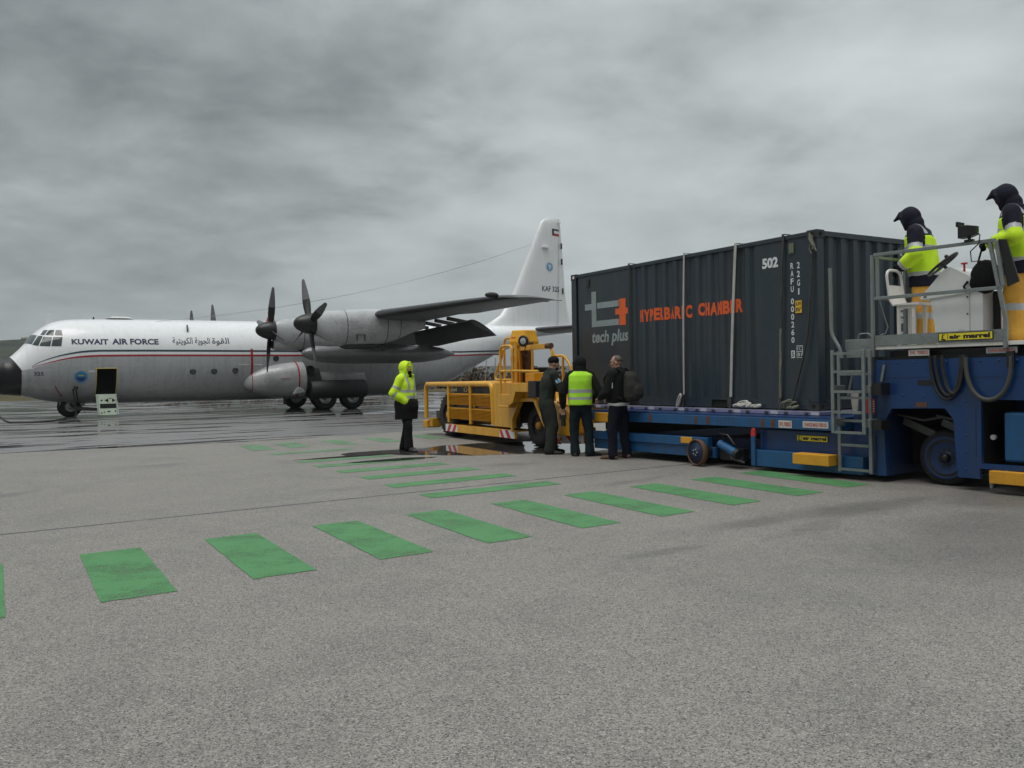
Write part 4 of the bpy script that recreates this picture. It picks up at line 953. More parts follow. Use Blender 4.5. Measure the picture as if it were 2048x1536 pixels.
# ================================================================== THE CARGO LOADER
# local frame: x = along the machine towards the camera's right, y = inward from the near side, z = up
def build_loader():
    Lo = thing('cargo_loader', 'blue airport cargo loader with raised operator platform, ladder and yellow bumpers', 'loader', (4.37, 11.43, 0), -R(54))
    side = lambda a, b, d: (a, d, b)
    # ---- rear lifting deck
    mb = MB(); mb.box((-5.15, 0, .625), (-.02, .09, .775)); mb.box((-5.15, 2.75, .625), (-.02, 2.85, .775)); mb.box((-.12, .091, .63), (-.025, 2.749, .77)); mb.box((-5.15, .091, .63), (-5.06, 2.749, .77)); mb.build('deck_beam', 'loader_blue_light', Lo, .008)
    mb = MB(); mb.box((-5.13, .03, .777), (-.04, 2.82, .800)); mb.build('deck_plate', 'loader_blue', Lo)
    for x in (-3.55, -2.55, -2.3, -1.28, -1.1):
        mb = MB(); mb.box((x - .03, -.004, .64), (x + .03, -.0005, .765)); mb.lathe([(.012, 0), (.012, .008)], (x, -.004, .70), (0, -1, 0), 8); mb.build('bracket', 'rust', Lo)
    for a, b in (((-4.85, -.08, .60), (-4.50, -.001, .77)), ((-4.46, -.07, .56), (-4.33, -.001, .74))): mb = MB(); mb.box(a, b); mb.build('deck_bumper', 'bumper_yellow', Lo, .015)
    def sign(nm, x0, x1, z0, z1, y, lines, mats, frame=False):
        mb = MB(); mb.box((x0, y - .004, z0), (x1, y, z1), 0); n = len(lines); h = (z1 - z0) / n
        for i, t in enumerate(lines):
            zz = z1 - (i + 1) * h; add_text(mb, lambda a, b: (a, y - .0065, b), t, x0 + (x1 - x0) * .06, x1 - (x1 - x0) * .06, zz + h * .2, zz + h * .8, 1, bold=.02)
        return mb.build(nm, mats, Lo)
    sign('load_sign', -1.0, -.78, .64, .745, -.001, ['SWL 7000KG'], ['sign_white', 'sign_red']); sign('load_sign', -.60, -.20, .655, .745, -.001, ['CHARGE MAXI 7000 KG'], ['sign_white', 'sign_red'])
    # ---- scissor base under the deck
    mb = MB(); mb.box((-1.44, .0, .065), (.30, .11, .30)); mb.box((-1.43, .14, .1), (.40, .2, .60)); mb.build('base_frame', 'loader_blue_light', Lo, .008)
    mb = MB(); mb.box((-1.40, .112, .30), (.35, .138, .585)); mb.build('base_panel', 'loader_blue', Lo)
    mb = MB(); mb.box((-5.0, 0, .29), (-2.32, .12, .43)); mb.box((-5.0, .04, .12), (-2.2, .1, .288)); mb.build('rear_frame', 'loader_blue_light', Lo, .008)
    mb = MB(); mb.box((-5.0, .3, .12), (.5, 2.6, .42)); mb.build('belly', 'loader_blue_dark', Lo)
    mb = MB(); mb.box((-5.0, .32, .44), (-.15, 2.6, .60)); mb.build('gap_shade_block', 'dark_hole', Lo)  # added black block painting the shade in the gap under the deck
    for y in (.30, 2.66):
        mb = MB(); mb.bar((-4.7, y, .3), (-.6, y, .66), .08, .12); mb.bar((-4.7, y + .1, .66), (-.6, y + .1, .3), .08, .12); mb.build('scissor_arm', 'loader_blue_dark', Lo)
    mb = MB(); mb.box((-1.47, -.03, .07), (-1.40, -.002, .50), 0); mb.prism([(-1.475, .50), (-1.395, .50), (-1.40, .60), (-1.43, .62), (-1.46, .60)], side, -.032, -.003, 1); mb.build('lock_lever', ['loader_blue_light', 'hazard_red'], Lo, .004)
    # emblem plates with the maker's lettering
    def maker(x0, x1, z0, z1, y):
        mb = MB(); mb.box((x0, y - .006, z0), (x1, y, z1), 1); d = (z1 - z0) * .09; mb.box((x0 + d, y - .008, z0 + d), (x1 - d, y - .0062, z1 - d), 0)
        h, w = z1 - z0, x1 - x0; yy = y - .010
        fn = lambda a, b: (a, yy, b)
        add_text(mb, fn, 'air', x0 + w * .21, x0 + w * .42, z0 + h * .24, z0 + h * .74, 1, bold=.055); add_text(mb, fn, 'marrel', x0 + w * .47, x0 + w * .95, z0 + h * .24, z0 + h * .82, 1, bold=.055)
        cx, cz = x0 + w * .095, z0 + h * .5
        for pts in (arc((cx, cz + h * .14), h * .15, 30, 270, 7), arc((cx, cz - h * .14), h * .16, 90, 330, 7), [(cx - h * .25, cz - h * .3), (cx + h * .28, cz - h * .36)]):
            for a, b in zip(pts, pts[1:]): mb.bar((a[0], yy, a[1]), (b[0], yy, b[1]), h * .10, .002, 1, (0, 1, 0))
        mb.box((x0 + w * .175, yy, z0 + h * .14), (x0 + w * .183, yy - .001, z0 + h * .86), 1)
        return mb.build('maker_plate', ['sign_yellow', 'black_paint'], Lo)
    maker(-.78, -.28, .455, .545, .110); maker(1.33, 1.96, 1.765, 1.862, -.030)
    # ---- driven guide wheel
    mb = MB(); c = (-2.38, -.16, .215); ax = Vector((-.14, -.99, 0))
    mb.lathe([(.175, -.05), (.19, -.045), (.205, 0), (.20, .045), (.185, .05), (.175, .02)], c, ax, 30, cap=False); w = mb.build('guide_wheel', 'rust', Lo)
    mb = MB(); mb.lathe([(.178, .01), (.175, .035), (.08, .02), (.07, .045), (.02, .05)], c, ax, 28); mb.build('disc', 'loader_blue_dark', w)
    mb = MB(); cc = Vector(c) + ax.normalized() * .05
    for k in range(5): q = 2 * math.pi * k / 5; px = Vector((.99, -.14, 0)).normalized(); mb.ball(cc + px * .045 * math.cos(q) + Vector((0, 0, .045 * math.sin(q))), .012, 6, 0, 4)
    mb.build('wheel_nut', 'alu', w)
    mb = MB(); d = -ax.normalized(); p = Vector(c) + d * .06
    mb.tube([p, p + d * .16], .10, 14, 0); q = Vector((-2.02, -.06, .36)); mb.tube([q, q + Vector((.34, -.05, -.12))], .065, 12, 1); mb.tube([q + Vector((.34, -.05, -.12)), q + Vector((.4, -.06, -.14))], .075, 12, 0)
    mb.box((-2.05, -.02, .12), (-1.62, .1, .3), 0); mb.tube([q + Vector((.1, -.02, .08)), q + Vector((.05, -.06, .16)), q + Vector((.2, -.06, .14)), q + Vector((.3, -.03, 0))], .016, 6, 0); mb.tube([q + Vector((.2, 0, -.1)), q + Vector((.3, -.1, -.2)), q + Vector((.5, -.05, -.25))], .018, 6, 0)
    mb.build('drive_motor', ['black_plastic', 'loader_blue_light'], Lo)
    # ---- yellow bumper blocks
    for a, b in (((-2.86, -.02, .325), (-2.62, -.001, .425)), ((-.62, -.22, .17), (-.06, -.001, .315)), ((1.925, -.10, .12), (2.75, -.001, .265))):
        mb = MB(); mb.box(a, b); mb.build('bumper_block', 'bumper_yellow', Lo, .008)
    # ---- tall front body
    poly = [(.50, .085), (.62, .085), (.60, .77), (.70, .945), (1.375, .962), (1.475, .84), (1.525, .15), (1.78, .15), (1.775, .27), (3.4, .27), (3.4, .33), (1.80, .33), (1.80, 1.07), (3.4, 1.07), (3.4, 1.56), (.50, 1.56)]
    mb = MB(); mb.prism(poly, side, 0, .05)
    for bx, bz in [(.60 + .2 * i, 1.52) for i in range(14)] + [(.60 + .26 * i, 1.11) for i in range(4)] + [(1.62, .25 + .2 * i) for i in range(5)]: mb.lathe([(.013, 0), (.013, -.007), (.006, -.009)], (bx, 0, bz), (0, 1, 0), 8)
    mb.box((.52, -.004, 1.335), (3.3, 0, 1.347)); mb.box((1.70, -.006, .40), (1.74, 0, .95)); mb.build('side_panel', 'loader_blue', Lo)
    mb = MB(); mb.box((1.05, -.006, 1.24), (1.28, 0, 1.30)); mb.build('rubbing_pad', 'black_plastic', Lo)
    mb = MB(); mb.prism([(.44, .085), (.62, .085), (.62, .77), (.5, 1.56), (.44, 1.56)], side, .052, 2.75)
    mb.box((1.8, .85, .30), (3.4, 2.2, 1.50)); mb.build('chassis', 'loader_blue_dark', Lo); mb = MB(); mb.box((.63, .60, .20), (1.79, 2.1, 1.50)); mb.box((.63, .055, 1.0), (1.79, .595, 1.04)); mb.box((1.74, .055, .2), (1.78, .595, 1.0)); mb.build('wheel_bay', 'dark_hole', Lo)  # wheel bay lining coloured black to stand in for its deep shade
    mb = MB(); mb.box((.45, .06, 1.562), (3.4, 2.75, 1.60)); mb.box((.6, .16, 1.60), (3.3, 2.6, 1.675)); mb.build('platform_frame', 'black_paint', Lo)  # black colour here stands in for the shadow under the floor
    mb = MB(); mb.prism([(.02, .60), (.42, .60), (.42, 1.45), (.25, 1.3), (.02, .9)], side, .25, 2.5); mb.box((-.02, .3, 1.18), (.42, 2.4, 1.42)); mb.build('front_bulkhead', 'loader_blue', Lo)
    mb = MB(); mb.box((.02, .115, .07), (.435, .14, .60)); mb.build('ladder_panel', 'loader_blue', Lo)
    mb = MB(); mb.box((2.02, .06, .36), (3.2, .6, .93)); mb.build('fuel_tank', 'loader_blue_light', Lo, .03)
    mb = MB(); mb.tube([(1.93, .04, .64), (1.93, -.005, .64)], .03, 10); mb.build('fitting', 'alu', Lo); mb = MB(); mb.tube([(2.4, .1, 1.0), (2.5, .02, 1.02), (2.65, .05, .98)], .02, 6); mb.build('fuel_pipe', 'alu', Lo)
    mb = MB(); mb.tube([(1.90, .02, .05), (1.90, .02, .16)], .022, 8); mb.build('drain_pipe', 'galvanised', Lo)
    for wx, y in ((1.24, .36), (1.24, 2.25), (3.0, .78), (3.0, 2.2)):
        mb = MB(); c = (wx, y - .10, .34); mb.lathe([(.20, 0), (.31, .0), (.345, .05), (.35, .14), (.345, .23), (.31, .28), (.2, .28)], c, (0, 1, 0), 36, cap=False); w = mb.build('wheel', 'black_rubber', Lo)
        mb = MB(); mb.lathe([(.01, .0), (.05, -.012), (.06, .03), (.12, .035), (.235, .0), (.262, -.012), (.27, .02), (.27, .25), (.1, .26)], c, (0, 1, 0), 32); rim = mb.build('rim', 'rim_blue', w)
        mb = MB()
        for k in range(10):
            q = 2 * math.pi * k / 10; mb.lathe([(.022, .0), (.022, -.012), (.012, -.026)], (c[0] + .095 * math.cos(q), c[1] + .03, c[2] + .095 * math.sin(q)), (0, -1, 0), 8)
        mb.lathe([(.06, .02), (.055, -.03), (.02, -.045)], c, (0, 1, 0), 14); mb.build('hub', 'black_plastic', w)
    for x in (1.0, 1.5):
        mb = MB(); mb.bar((x - .3, .3, .78), (x + .1, .3, .62), .05, .09); mb.tube([(x - .35, .25, .86), (x, .22, .80), (x + .2, .28, .84)], .02, 6); mb.build('axle_arm', 'steel_dark', Lo)
    # ---- ladders
    for nm, x0, x1, y, z0, z1, rungs in (('ladder', .0, .445, -.05, .10, 1.69, (.14, .46, .78, 1.08, 1.39)), ('folded_ladder', .045, .485, -.26, .62, 1.70, (.64, .90, 1.166, 1.425, 1.66))):
        mb = MB()
        for x in (x0, x1): mb.box((x - .022, y - .016, z0), (x + .022, y + .016, z1))
        ld = mb.build(nm, 'galvanised', Lo, .004)
        for z in rungs: mb = MB(); mb.box((x0 + .023, y - .02, z - .02), (x1 - .023, y + .02, z + .012)); mb.build('rung', 'galvanised', ld)
    for x in (.02, .50):
        for z in (.76, 1.19): mb = MB(); mb.box((x - .03, -.23, z - .05), (x + .05, -.02, z + .05)); mb.build('ladder_guide', 'galvanised', Lo, .004)
    for z0, z1 in ((1.12, 1.27), (.68, .80)): mb = MB(); mb.box((.56, -.20, z0), (.68, -.002, z1)); mb.build('ladder_bracket', 'black_plastic', Lo)
    mb = MB(); mb.tube(bend([(.05, -.06, 1.60), (.03, -.06, 1.72), (-.09, -.07, 1.92), (-.10, -.07, 2.80)], .08), .024, 8); mb.build('grab_rail', 'galvanised', Lo)
    mb = MB(); mb.box((.05, .02, 1.70), (.46, .10, 1.84)); mb.box((.08, .0, 1.60), (.47, .05, 1.70)); mb.build('step_plate', 'galvanised', Lo, .005)
    mb = MB(); mb.tube(bend([(.22, .05, 1.85), (.24, .05, 1.91), (.38, .05, 1.91), (.42, .05, 1.85)], .03), .010, 6); mb.build('handle', 'galvanised', Lo)
    # ---- operator platform
    mb = MB(); mb.box((.50, -.012, 1.692), (3.4, 2.75, 1.738)); mb.build('platform_floor', 'platform_white', Lo, .004)
    mb = MB(); mb.box((.505, -.026, 1.742), (2.06, -.006, 1.80), 0); mb.box((.505, -.020, 1.80), (2.06, -.002, 1.875), 0); mb.build('toe_board', 'galvanised', Lo)
    mb = MB(); T = lambda p, q, w=.044: mb.bar(p, q, w * .9, w * .9)
    T((.475, -.02, 1.60), (.475, -.02, 2.90)); T((.545, -.02, 2.335), (.545, -.02, 2.87), .04)
    T((.50, -.02, 2.90), (1.99, -.02, 2.89)); T((.50, -.02, 2.345), (2.06, -.02, 2.345), .045)
    T((1.93, -.02, 2.87), (2.09, -.02, 1.99), .045); T((2.09, -.02, 1.99), (2.09, -.02, 1.66), .05); T((2.00, -.02, 2.88), (2.075, -.02, 2.36), .045)
    T((.475, .02, 2.88), (.475, .75, 2.88), .04); T((.475, .75, 1.75), (.475, .75, 2.90), .04); T((.475, .02, 2.35), (.475, .75, 2.35), .04)
    mb.build('guard_rail', 'galvanised', Lo, .004)
    mb = MB(); mb.tube([(.52, .05, 2.34), (.62, .08, 1.98), (.60, .06, 1.90), (.54, .04, 1.88)], .008, 6); mb.build('chain', 'galvanised', Lo)
    mb = MB(); mb.prism([(2.015, 2.90), (2.10, 2.885), (2.235, 2.40), (2.11, 2.35)], side, -.012, .02); mb.build('shield_board', 'black_plastic', Lo, .004)
    mb = MB(); mb.box((1.80, .32, 1.78), (1.86, .38, 2.34)); mb.box((1.74, .28, 1.74), (1.92, .42, 1.79)); mb.build('pedestal', 'black_plastic', Lo)
    # console: sloped desk on a cabinet
    mb = MB(); mb.prism([(1.25, 1.742), (1.63, 1.742), (1.63, 2.36), (1.145, 2.36)], side, .10, .62, 0); cs = mb.build('console', 'console_white', Lo, .008)
    mb = MB(); mb.prism([(1.04, 2.31), (1.06, 2.285), (1.66, 2.33), (1.66, 2.52), (1.42, 2.66), (1.335, 2.625)], side, .08, .64); mb.build('control_desk', 'console_white', cs, .006)
    mb = MB(); mb.box((1.632, .11, 1.75), (1.78, .60, 2.35)); mb.build('rear_cabinet', 'console_white', cs, .008)
    mb = MB(); mb.box((1.50, .094, 1.80), (1.575, .099, 1.90)); mb.build('notice', 'sign_white', cs)
    for x, z in ((1.09, 2.315), (1.33, 2.34)): mb = MB(); mb.box((x, .074, z), (x + .04, .079, z + .012)); mb.build('slot', 'black_plastic', cs)
    for x, z in ((1.61, 2.28), (1.61, 2.08), (1.61, 1.86)): mb = MB(); mb.lathe([(.011, 0), (.011, .005)], (x, .10, z), (0, -1, 0), 8); mb.build('screw', 'letter_navy', cs)
    mb = MB(); mb.tube([(1.53, .2, 2.58), (1.53, .2, 2.68)], .012, 6); mb.box((1.50, .18, 2.68), (1.56, .22, 2.70)); mb.build('control_lever', 'hazard_red', cs)
    # steering wheel
    c = Vector((1.27, .20, 2.71)); n = Vector((-.55, -.25, .78)).normalized(); x = Vector((.8, 0, .6)); x = (x - n * x.dot(n)).normalized(); y = n.cross(x)
    mb = MB(); mb.tube([c + (x * math.cos(q) + y * math.sin(q)) * .20 for q in (2 * math.pi * i / 32 for i in range(33))], .016, 8, 0, False)
    for q in (.3, 2.4, 4.5): mb.tube([c, c + (x * math.cos(q) + y * math.sin(q)) * .2], .012, 6)
    mb.ball(c, .035, 10); mb.tube([c, c - n * .22], .02, 8); mb.ball(c + (x * math.cos(5.6) + y * math.sin(5.6)) * .16 + n * .03, .025, 8); mb.build('steering_wheel', 'black_plastic', cs)
    # seat
    mb = MB(); mb.tube(bend([(.66, .16, 2.25), (.60, .16, 2.33), (.555, .16, 2.72), (.555, .5, 2.72), (.60, .5, 2.33), (.66, .5, 2.25)], .12, 5), .018, 8)
    mb.loft([[(.665, .17, 2.245), (.665, .49, 2.245), (.675, .49, 2.25), (.675, .17, 2.25)], [(.60, .17, 2.36), (.60, .49, 2.36), (.61, .49, 2.36), (.61, .17, 2.36)], [(.578, .17, 2.52), (.578, .49, 2.52), (.588, .49, 2.52), (.588, .17, 2.52)]], 0, False)
    mb.loft([[(.62, .16, 2.255), (.62, .5, 2.255), (.62, .5, 2.27), (.62, .16, 2.27)], [(.98, .16, 2.245), (.98, .5, 2.245), (.98, .5, 2.275), (.98, .16, 2.275)]], 0, False)
    st = mb.build('operator_seat', 'platform_white', Lo)
    mb = MB()
    for a in (.70, .90):
        for b in (.2, .46): mb.bar((a, b, 1.74), (a, b, 2.25), .035, .035)
    mb.bar((.70, .2, 2.22), (.90, .2, 2.22), .03, .03); mb.build('seat_frame', 'platform_white', st)
    # work lamp on the rail
    lx, lz = 1.70, 3.03
    mb = MB(); mb.loft([[(lx - .10, y, lz + a) for y, a in ((-.09, -.075), (.05, -.075), (.05, .065), (-.09, .065))], [(lx + .0, y, lz + a) for y, a in ((-.085, -.07), (.045, -.07), (.045, .07), (-.085, .07))], [(lx + .09, y, lz + a) for y, a in ((-.06, -.05), (.02, -.05), (.02, .05), (-.06, .05))]], 0, False)
    mb.box((lx - .12, -.10, lz + .06), (lx - .09, .06, lz + .12)); mb.tube([(lx, -.02, lz - .06), (lx, -.02, lz - .12)], .02, 8); mb.bar((lx - .05, -.02, lz - .11), (lx + .05, -.02, lz - .11), .06, .03)
    lm = mb.build('work_lamp', 'black_plastic', Lo, .006)
    mb = MB(); mb.box((lx - .106, -.075, lz - .06), (lx - .1005, .035, lz + .05)); mb.build('lamp_glass', 'lens', lm)
    mb = MB(); mb.tube([(lx + .08, -.03, lz - .02), (lx + .13, -.04, lz - .06), (lx + .12, -.05, lz - .16), (lx + .03, -.06, lz - .24), (lx + .04, -.06, lz - .36), (lx + .14, -.05, lz - .36)], .007, 6); mb.build('lamp_cord', 'black_plastic', lm)
    # signs, hoses, fire notice
    sign('load_sign', .93, 1.19, 1.602, 1.676, .012, ['SWL 7000KG'], ['sign_white', 'sign_red']); sign('load_sign', 1.86, 2.2, 1.604, 1.672, .012, ['CHARGE MAXI 7000 KG'], ['logo_grey', 'sign_red'])
    mb = MB(); mb.box((.24, .10, .87), (.445, .115, 1.06), 0)
    for i in range(5): mb.box((.35, .098, 1.02 - i * .03), (.43 - .01 * (i % 2), .0995, 1.03 - i * .03), 1)
    mb.build('warning_sign', ['hazard_red', 'sign_white'], Lo)
    mb = MB(); mb.prism([(.10, 1.14), (.22, 1.14), (.20, .86), (.14, .86)], side, .04, .07); mb.build('tag_plate', 'sign_white', Lo)
    for k, (x0, x1, zb) in enumerate(((1.22, 1.62, 1.07), (1.29, 1.60, 1.12), (1.38, 1.63, 1.14))):
        mb = MB(); xm = (x0 + x1) / 2; mb.tube([(xm + (x1 - x0) / 2 * math.cos(q), -.03 - .012 * k, 1.60 + (1.60 - zb) * min(.0, math.sin(q)) + (.0 if math.sin(q) < 0 else 0)) for q in (math.pi + math.pi * i / 18 for i in range(19))], .02, 8); mb.build('hose', 'black_rubber', Lo)
    mb = MB(); mb.tube([(1.66 + .28 * (1 - math.cos(q)) * .9, -.06, 1.55 - .50 * math.sin(q) ** .75 + .02) for q in (math.pi * i / 20 for i in range(21))], .026, 8); mb.build('conduit_hose', 'hose_grey', Lo)
    mb = MB(); mb.box((2.12, -.08, 1.44), (2.20, -.04, 1.62)); mb.build('hose_clamp', 'black_plastic', Lo)
    for a, b in (((.62, -.014, 1.50), (.58, -.014, 1.29)), ((.16, .0, 1.36), (.10, .0, 1.10))): mb = MB(); mb.bar(a, b, .03, .02); mb.build('stay', 'galvanised', Lo)
    mb = MB(); mb.box((1.02, -.006, .97), (1.16, -.0005, 1.03)); mb.build('data_plate', 'rust', Lo)
    # black bag hung on the rail behind the console
    B = thing('shoulder_bag', 'round black bag hanging beside the white console', 'bag', (4.37, 11.43, 0), -R(54))
    mb = MB(); mb.ball((1.80, .14, 2.50), (.17, .10, .20), 18); mb.ball((1.70, .10, 2.44), (.06, .05, .09), 10); mb.build('pouch', 'black_cloth', B)
    mb = MB(); mb.tube(bend([(1.72, .12, 2.64), (1.80, .05, 2.80), (1.87, .0, 2.90), (1.92, .1, 2.78), (1.88, .14, 2.66)], .06), .012, 6); mb.tube([(1.64, .06, 2.46), (1.60, .04, 2.40), (1.63, .05, 2.33)], .016, 6); mb.build('carrying_strap', 'black_cloth', B)
build_loader()

# ================================================================== THE TOW TRACTOR
# local frame: x = forward (towards the camera's right), y = inward from the near side, z = up
def build_tractor():
    T = thing('tow_tractor', 'big yellow aircraft tow tractor with caged driver stand and red white striped skirts', 'tractor', (.04, 17.6, 0), -R(61.5))
    W = 2.2
    side = lambda a, b, d: (a, d, b)
    # body: rear bay shell, front block with wheel arch
    mb = MB()
    mb.box((-4.55, .24, .42), (-.98, W - .24, .60), 1)                                    # frame
    mb.box((-4.60, .06, 1.225), (-.98, W - .06, 1.275), 0)                                # deck
    mb.box((-3.12, .16, .45), (-1.02, W - .16, 1.20), 1)                                  # engine inside the louvres
    ch = mb.build('chassis', ['yellow_paint', 'steel_dark'], T)
    poly = [(-.95, .37), (-.01, .37), (-.01, .53), (.30, .92), (.88, .93), (1.22, .50), (1.46, .32), (2.15, .32), (2.15, .74), (1.25, 1.02), (.95, 1.29), (-.10, 1.30), (-.90, 1.30), (-.95, 1.26)]
    mb = MB(); mb.prism(poly, side, .0, .05); mb.box((-.95, .051, .42), (-.90, W - .051, 1.299)); mb.box((-.9, .051, 1.25), (.38, W, 1.298)); mb.box((.39, .051, 1.25), (.93, .85, 1.298))
    mb.box((-.85, .60, .42), (.36, W - .1, 1.2), 1); mb.box((.37, .60, .40), (1.2, .85, 1.2), 1); mb.box((1.21, .2, .40), (2.0, .5, .7), 1); mb.box((2.1, .051, .34), (2.148, .5, .739)); mb.box((-.9, W - .05, .42), (.38, W, 1.249)); mb.box((.34, .86, .42), (.38, W - .051, 1.249))
    mb.loft([[(1.25, .051, 1.0), (1.25, .84, 1.0), (1.25, .84, .97), (1.25, .051, .97)], [(2.15, .051, .74), (2.15, .5, .74), (2.15, .5, .71), (2.15, .051, .71)]], 0, False)
    mb.loft([[(.93, .051, 1.297), (.93, .85, 1.297), (.93, .85, 1.26), (.93, .051, 1.26)], [(1.25, .051, 1.0), (1.25, .84, 1.0), (1.25, .84, .97), (1.25, .051, .97)]], 0, False)
    mb.build('body', ['yellow_paint', 'steel_dark'], T, .012)
    mb = MB(); ar = [(-.035, .30), (-.035, .56), (.285, .955), (.895, .965), (1.25, .52), (1.47, .33)]
    for a, b in zip(ar, ar[1:]): mb.bar((a[0], -.035, a[1]), (b[0], -.035, b[1]), .07, .05, 0, (0, 1, 0))
    mb.build('wheel_arch', 'yellow_paint', T, .01)
    # round tubular frame and posts of the louvred side
    mb = MB(); mb.tube(bend([(-4.66, .02, .42), (-4.66, .02, 1.27), (-1.02, .02, 1.27), (-.96, .02, .40)], .16, 6), .055, 12); mb.build('tube_frame', 'yellow_paint', T)
    mb = MB(); mb.tube(bend([(-4.66, W - .02, .42), (-4.66, W - .02, 1.27), (-1.02, W - .02, 1.27), (-.96, W - .02, .40)], .16, 6), .055, 12); mb.tube([(-4.66, .02, 1.27), (-4.66, W - .02, 1.27)], .055, 12); mb.build('tube_frame', 'yellow_paint', T)
    for x in (-3.28, -2.09): mb = MB(); mb.tube([(x, .02, .37), (x, .02, 1.25)], .042, 10); mb.build('post', 'yellow_paint', T)
    for x0, x1 in ((-3.24, -2.14), (-2.04, -1.0)):
        for z0, z1 in ((.80, 1.06), (.47, .73)):
            mb = MB(); n = 9; h = (z1 - z0) / n
            for i in range(n): z = z0 + i * h; mb.loft([[(x, -.012, z), (x, .035, z + h * .62), (x, .045, z + h * .62), (x, .0, z - .003)] for x in (x0, x1)], 0, False)
            mb.box((x0, .052, z0), (x1, .07, z1)); mb.build('louvre_panel', 'yellow_paint', T)
    mb = MB(); add_text(mb, lambda a, b: (a, .10, b), '08', -2.62, -2.18, 1.09, 1.20, bold=.0); mb.build('fleet_number', 'sand_yellow', T)
    mb = MB(); mb.tube([(-1.94, .06, .78), (-1.88, .0, .78)], .03, 8); mb.box((-1.8, .07, .745), (-1.1, .1, .785)); mb.build('pump', 'yellow_dirty', T)
    # skirts with hazard stripes
    def hazard(mb, x0, x1, z0, z1, y, n, lean):
        mb.box((x0, y - .004, z0), (x1, y, z1), 1); w = (x1 - x0) / (2 * n + .6)
        for i in range(n):
            a = x0 + w * (.55 + 2 * i) ; s_ = lean * w
            mb.add([(max(x0, min(x1, a)), y - .0065, z0), (min(x1, a + w), y - .0065, z0), (min(x1, max(x0, a + w + s_)), y - .0065, z1), (min(x1, max(x0, a + s_)), y - .0065, z1)], [(0, 1, 2, 3)], 2)
    mb = MB(); mb.box((-3.45, .0, .15), (-.0, .06, .325), 0); mb.box((-3.45, .061, .29), (0, .5, .32), 0); sk = mb.build('side_skirt', 'yellow_paint', T, .008)
    mb = MB(); hazard(mb, -3.44, -2.78, .155, .32, -.001, 2, .9); mb.build('hazard_plate', ['yellow_paint', 'hazard_white', 'hazard_red'], sk)
    mb = MB(); hazard(mb, -.66, -.01, .155, .32, -.001, 2, -.9); mb.build('hazard_plate', ['yellow_paint', 'hazard_white', 'hazard_red'], sk)
    fr = Vector((1.47, .0, 0)); fd = Vector((.93, .36, 0)).normalized(); fn = Vector((fd.y, -fd.x, 0))
    mb = MB(); P = lambda a, z, d: tuple(fr + fd * a + fn * d + Vector((0, 0, z)))
    mb.prism([(0, .15), (.74, .17), (.74, .325), (0, .32)], P, -.05, 0); mb.prism([(0, .322), (.74, .327), (.66, .78), (.1, .95)], P, -.06, -.04); bp = mb.build('front_bumper', 'yellow_paint', T)
    mb = MB(); mb.add([P(a, z, .002) for a, z in ((.02, .155), (.73, .175), (.73, .315), (.02, .31))], [(0, 1, 2, 3)], 0)
    for a in (.34, -.12): mb.add([P(max(.02, x), z, .005) for x, z in ((a + .12, .157), (a + .34, .163), (a + .20, .312), (a - .02, .311))], [(0, 1, 2, 3)], 1)
    mb.lathe([(.035, 0), (.035, .02), (.012, .03)], P(.2, .24, .003), fn, 12, 2); mb.build('hazard_plate', ['hazard_white', 'hazard_red', 'bumper_yellow'], bp)
    mb = MB(); mb.add([P(a, z, -.036) for a, z in ((.62, .42), (.74, .42), (.74, .60), (.62, .60))], [(0, 1, 2, 3)], 0); mb.build('number_plate', 'hazard_white', bp)
    mb = MB(); mb.box((-5.02, .06, .17), (-4.70, .42, .36)); mb.box((-5.02, W - .42, .17), (-4.70, W - .06, .36)); mb.box((-4.70, .1, .2), (-4.5, W - .1, .42)); mb.build('rear_bumper', 'bumper_yellow', T, .02)
    mb = MB(); mb.box((2.15, .2, .36), (2.34, .42, .48)); mb.build('tow_hitch', 'yellow_dirty', T, .02)
    # wheels
    for x, r, w in ((-3.68, .53, .42), (.66, .45, .38)):
        for y in ((.16, W - .16 - w) if x < 0 else (.16,)):
            c = (x, y, r - .01); mb = MB()
            mb.lathe([(r * .5, 0), (r * .86, -.005), (r * .97, .06), (r, .12), (r, w - .12), (r * .97, w - .06), (r * .86, w + .005), (r * .5, w)], c, (0, 1, 0), 36, cap=False)
            for k in range(28):
                q = 2 * math.pi * k / 28
                for s_ in (0, 1): mb.bar((x + (r + .004) * math.cos(q), y + (.03 if s_ == 0 else w - .03), r - .01 + (r + .004) * math.sin(q)), (x + (r + .008) * math.cos(q + .09), y + w / 2, r - .01 + (r + .008) * math.sin(q + .09)), .05, .025)
            wh = mb.build('wheel', 'black_rubber', T)
            f = 1 if y < 1 else -1; yo = y if f > 0 else y + w
            mb = MB(); mb.lathe([(r * .53, .04), (r * .50, .06), (r * .46, .14), (r * .2, .13), (r * .19, .02), (r * .15, -.01), (.01, -.015)], (x, yo, r - .01), (0, f, 0), 28)
            mb.m = [1 if i < 84 or i == 168 else 0 for i in range(len(mb.f))]; rim = mb.build('rim', ['yellow_dirty', 'black_rubber'], wh)
            mb = MB()
            for k in range(8): q = 2 * math.pi * k / 8; mb.lathe([(.02, 0), (.02, -.03)], (x + r * .33 * math.cos(q), yo + .09 * f, r - .01 + r * .33 * math.sin(q)), (0, f, 0), 6)
            mb.build('wheel_nut', 'steel_dark', wh)
    # ---- driver stand with tubular cage
    mb = MB(); mb.prism([(-.26, 1.07), (-.26, .98), (.20, .85), (.33, .90), (.45, 1.12), (.95, 1.12), (.95, 1.30), (.20, 1.30), (.18, 1.07)], side, -.22, -.002); mb.box((-.24, -.24, .80), (.18, -.004, .845)); mb.build('access_step', 'yellow_paint', T, .01)
    t = .026
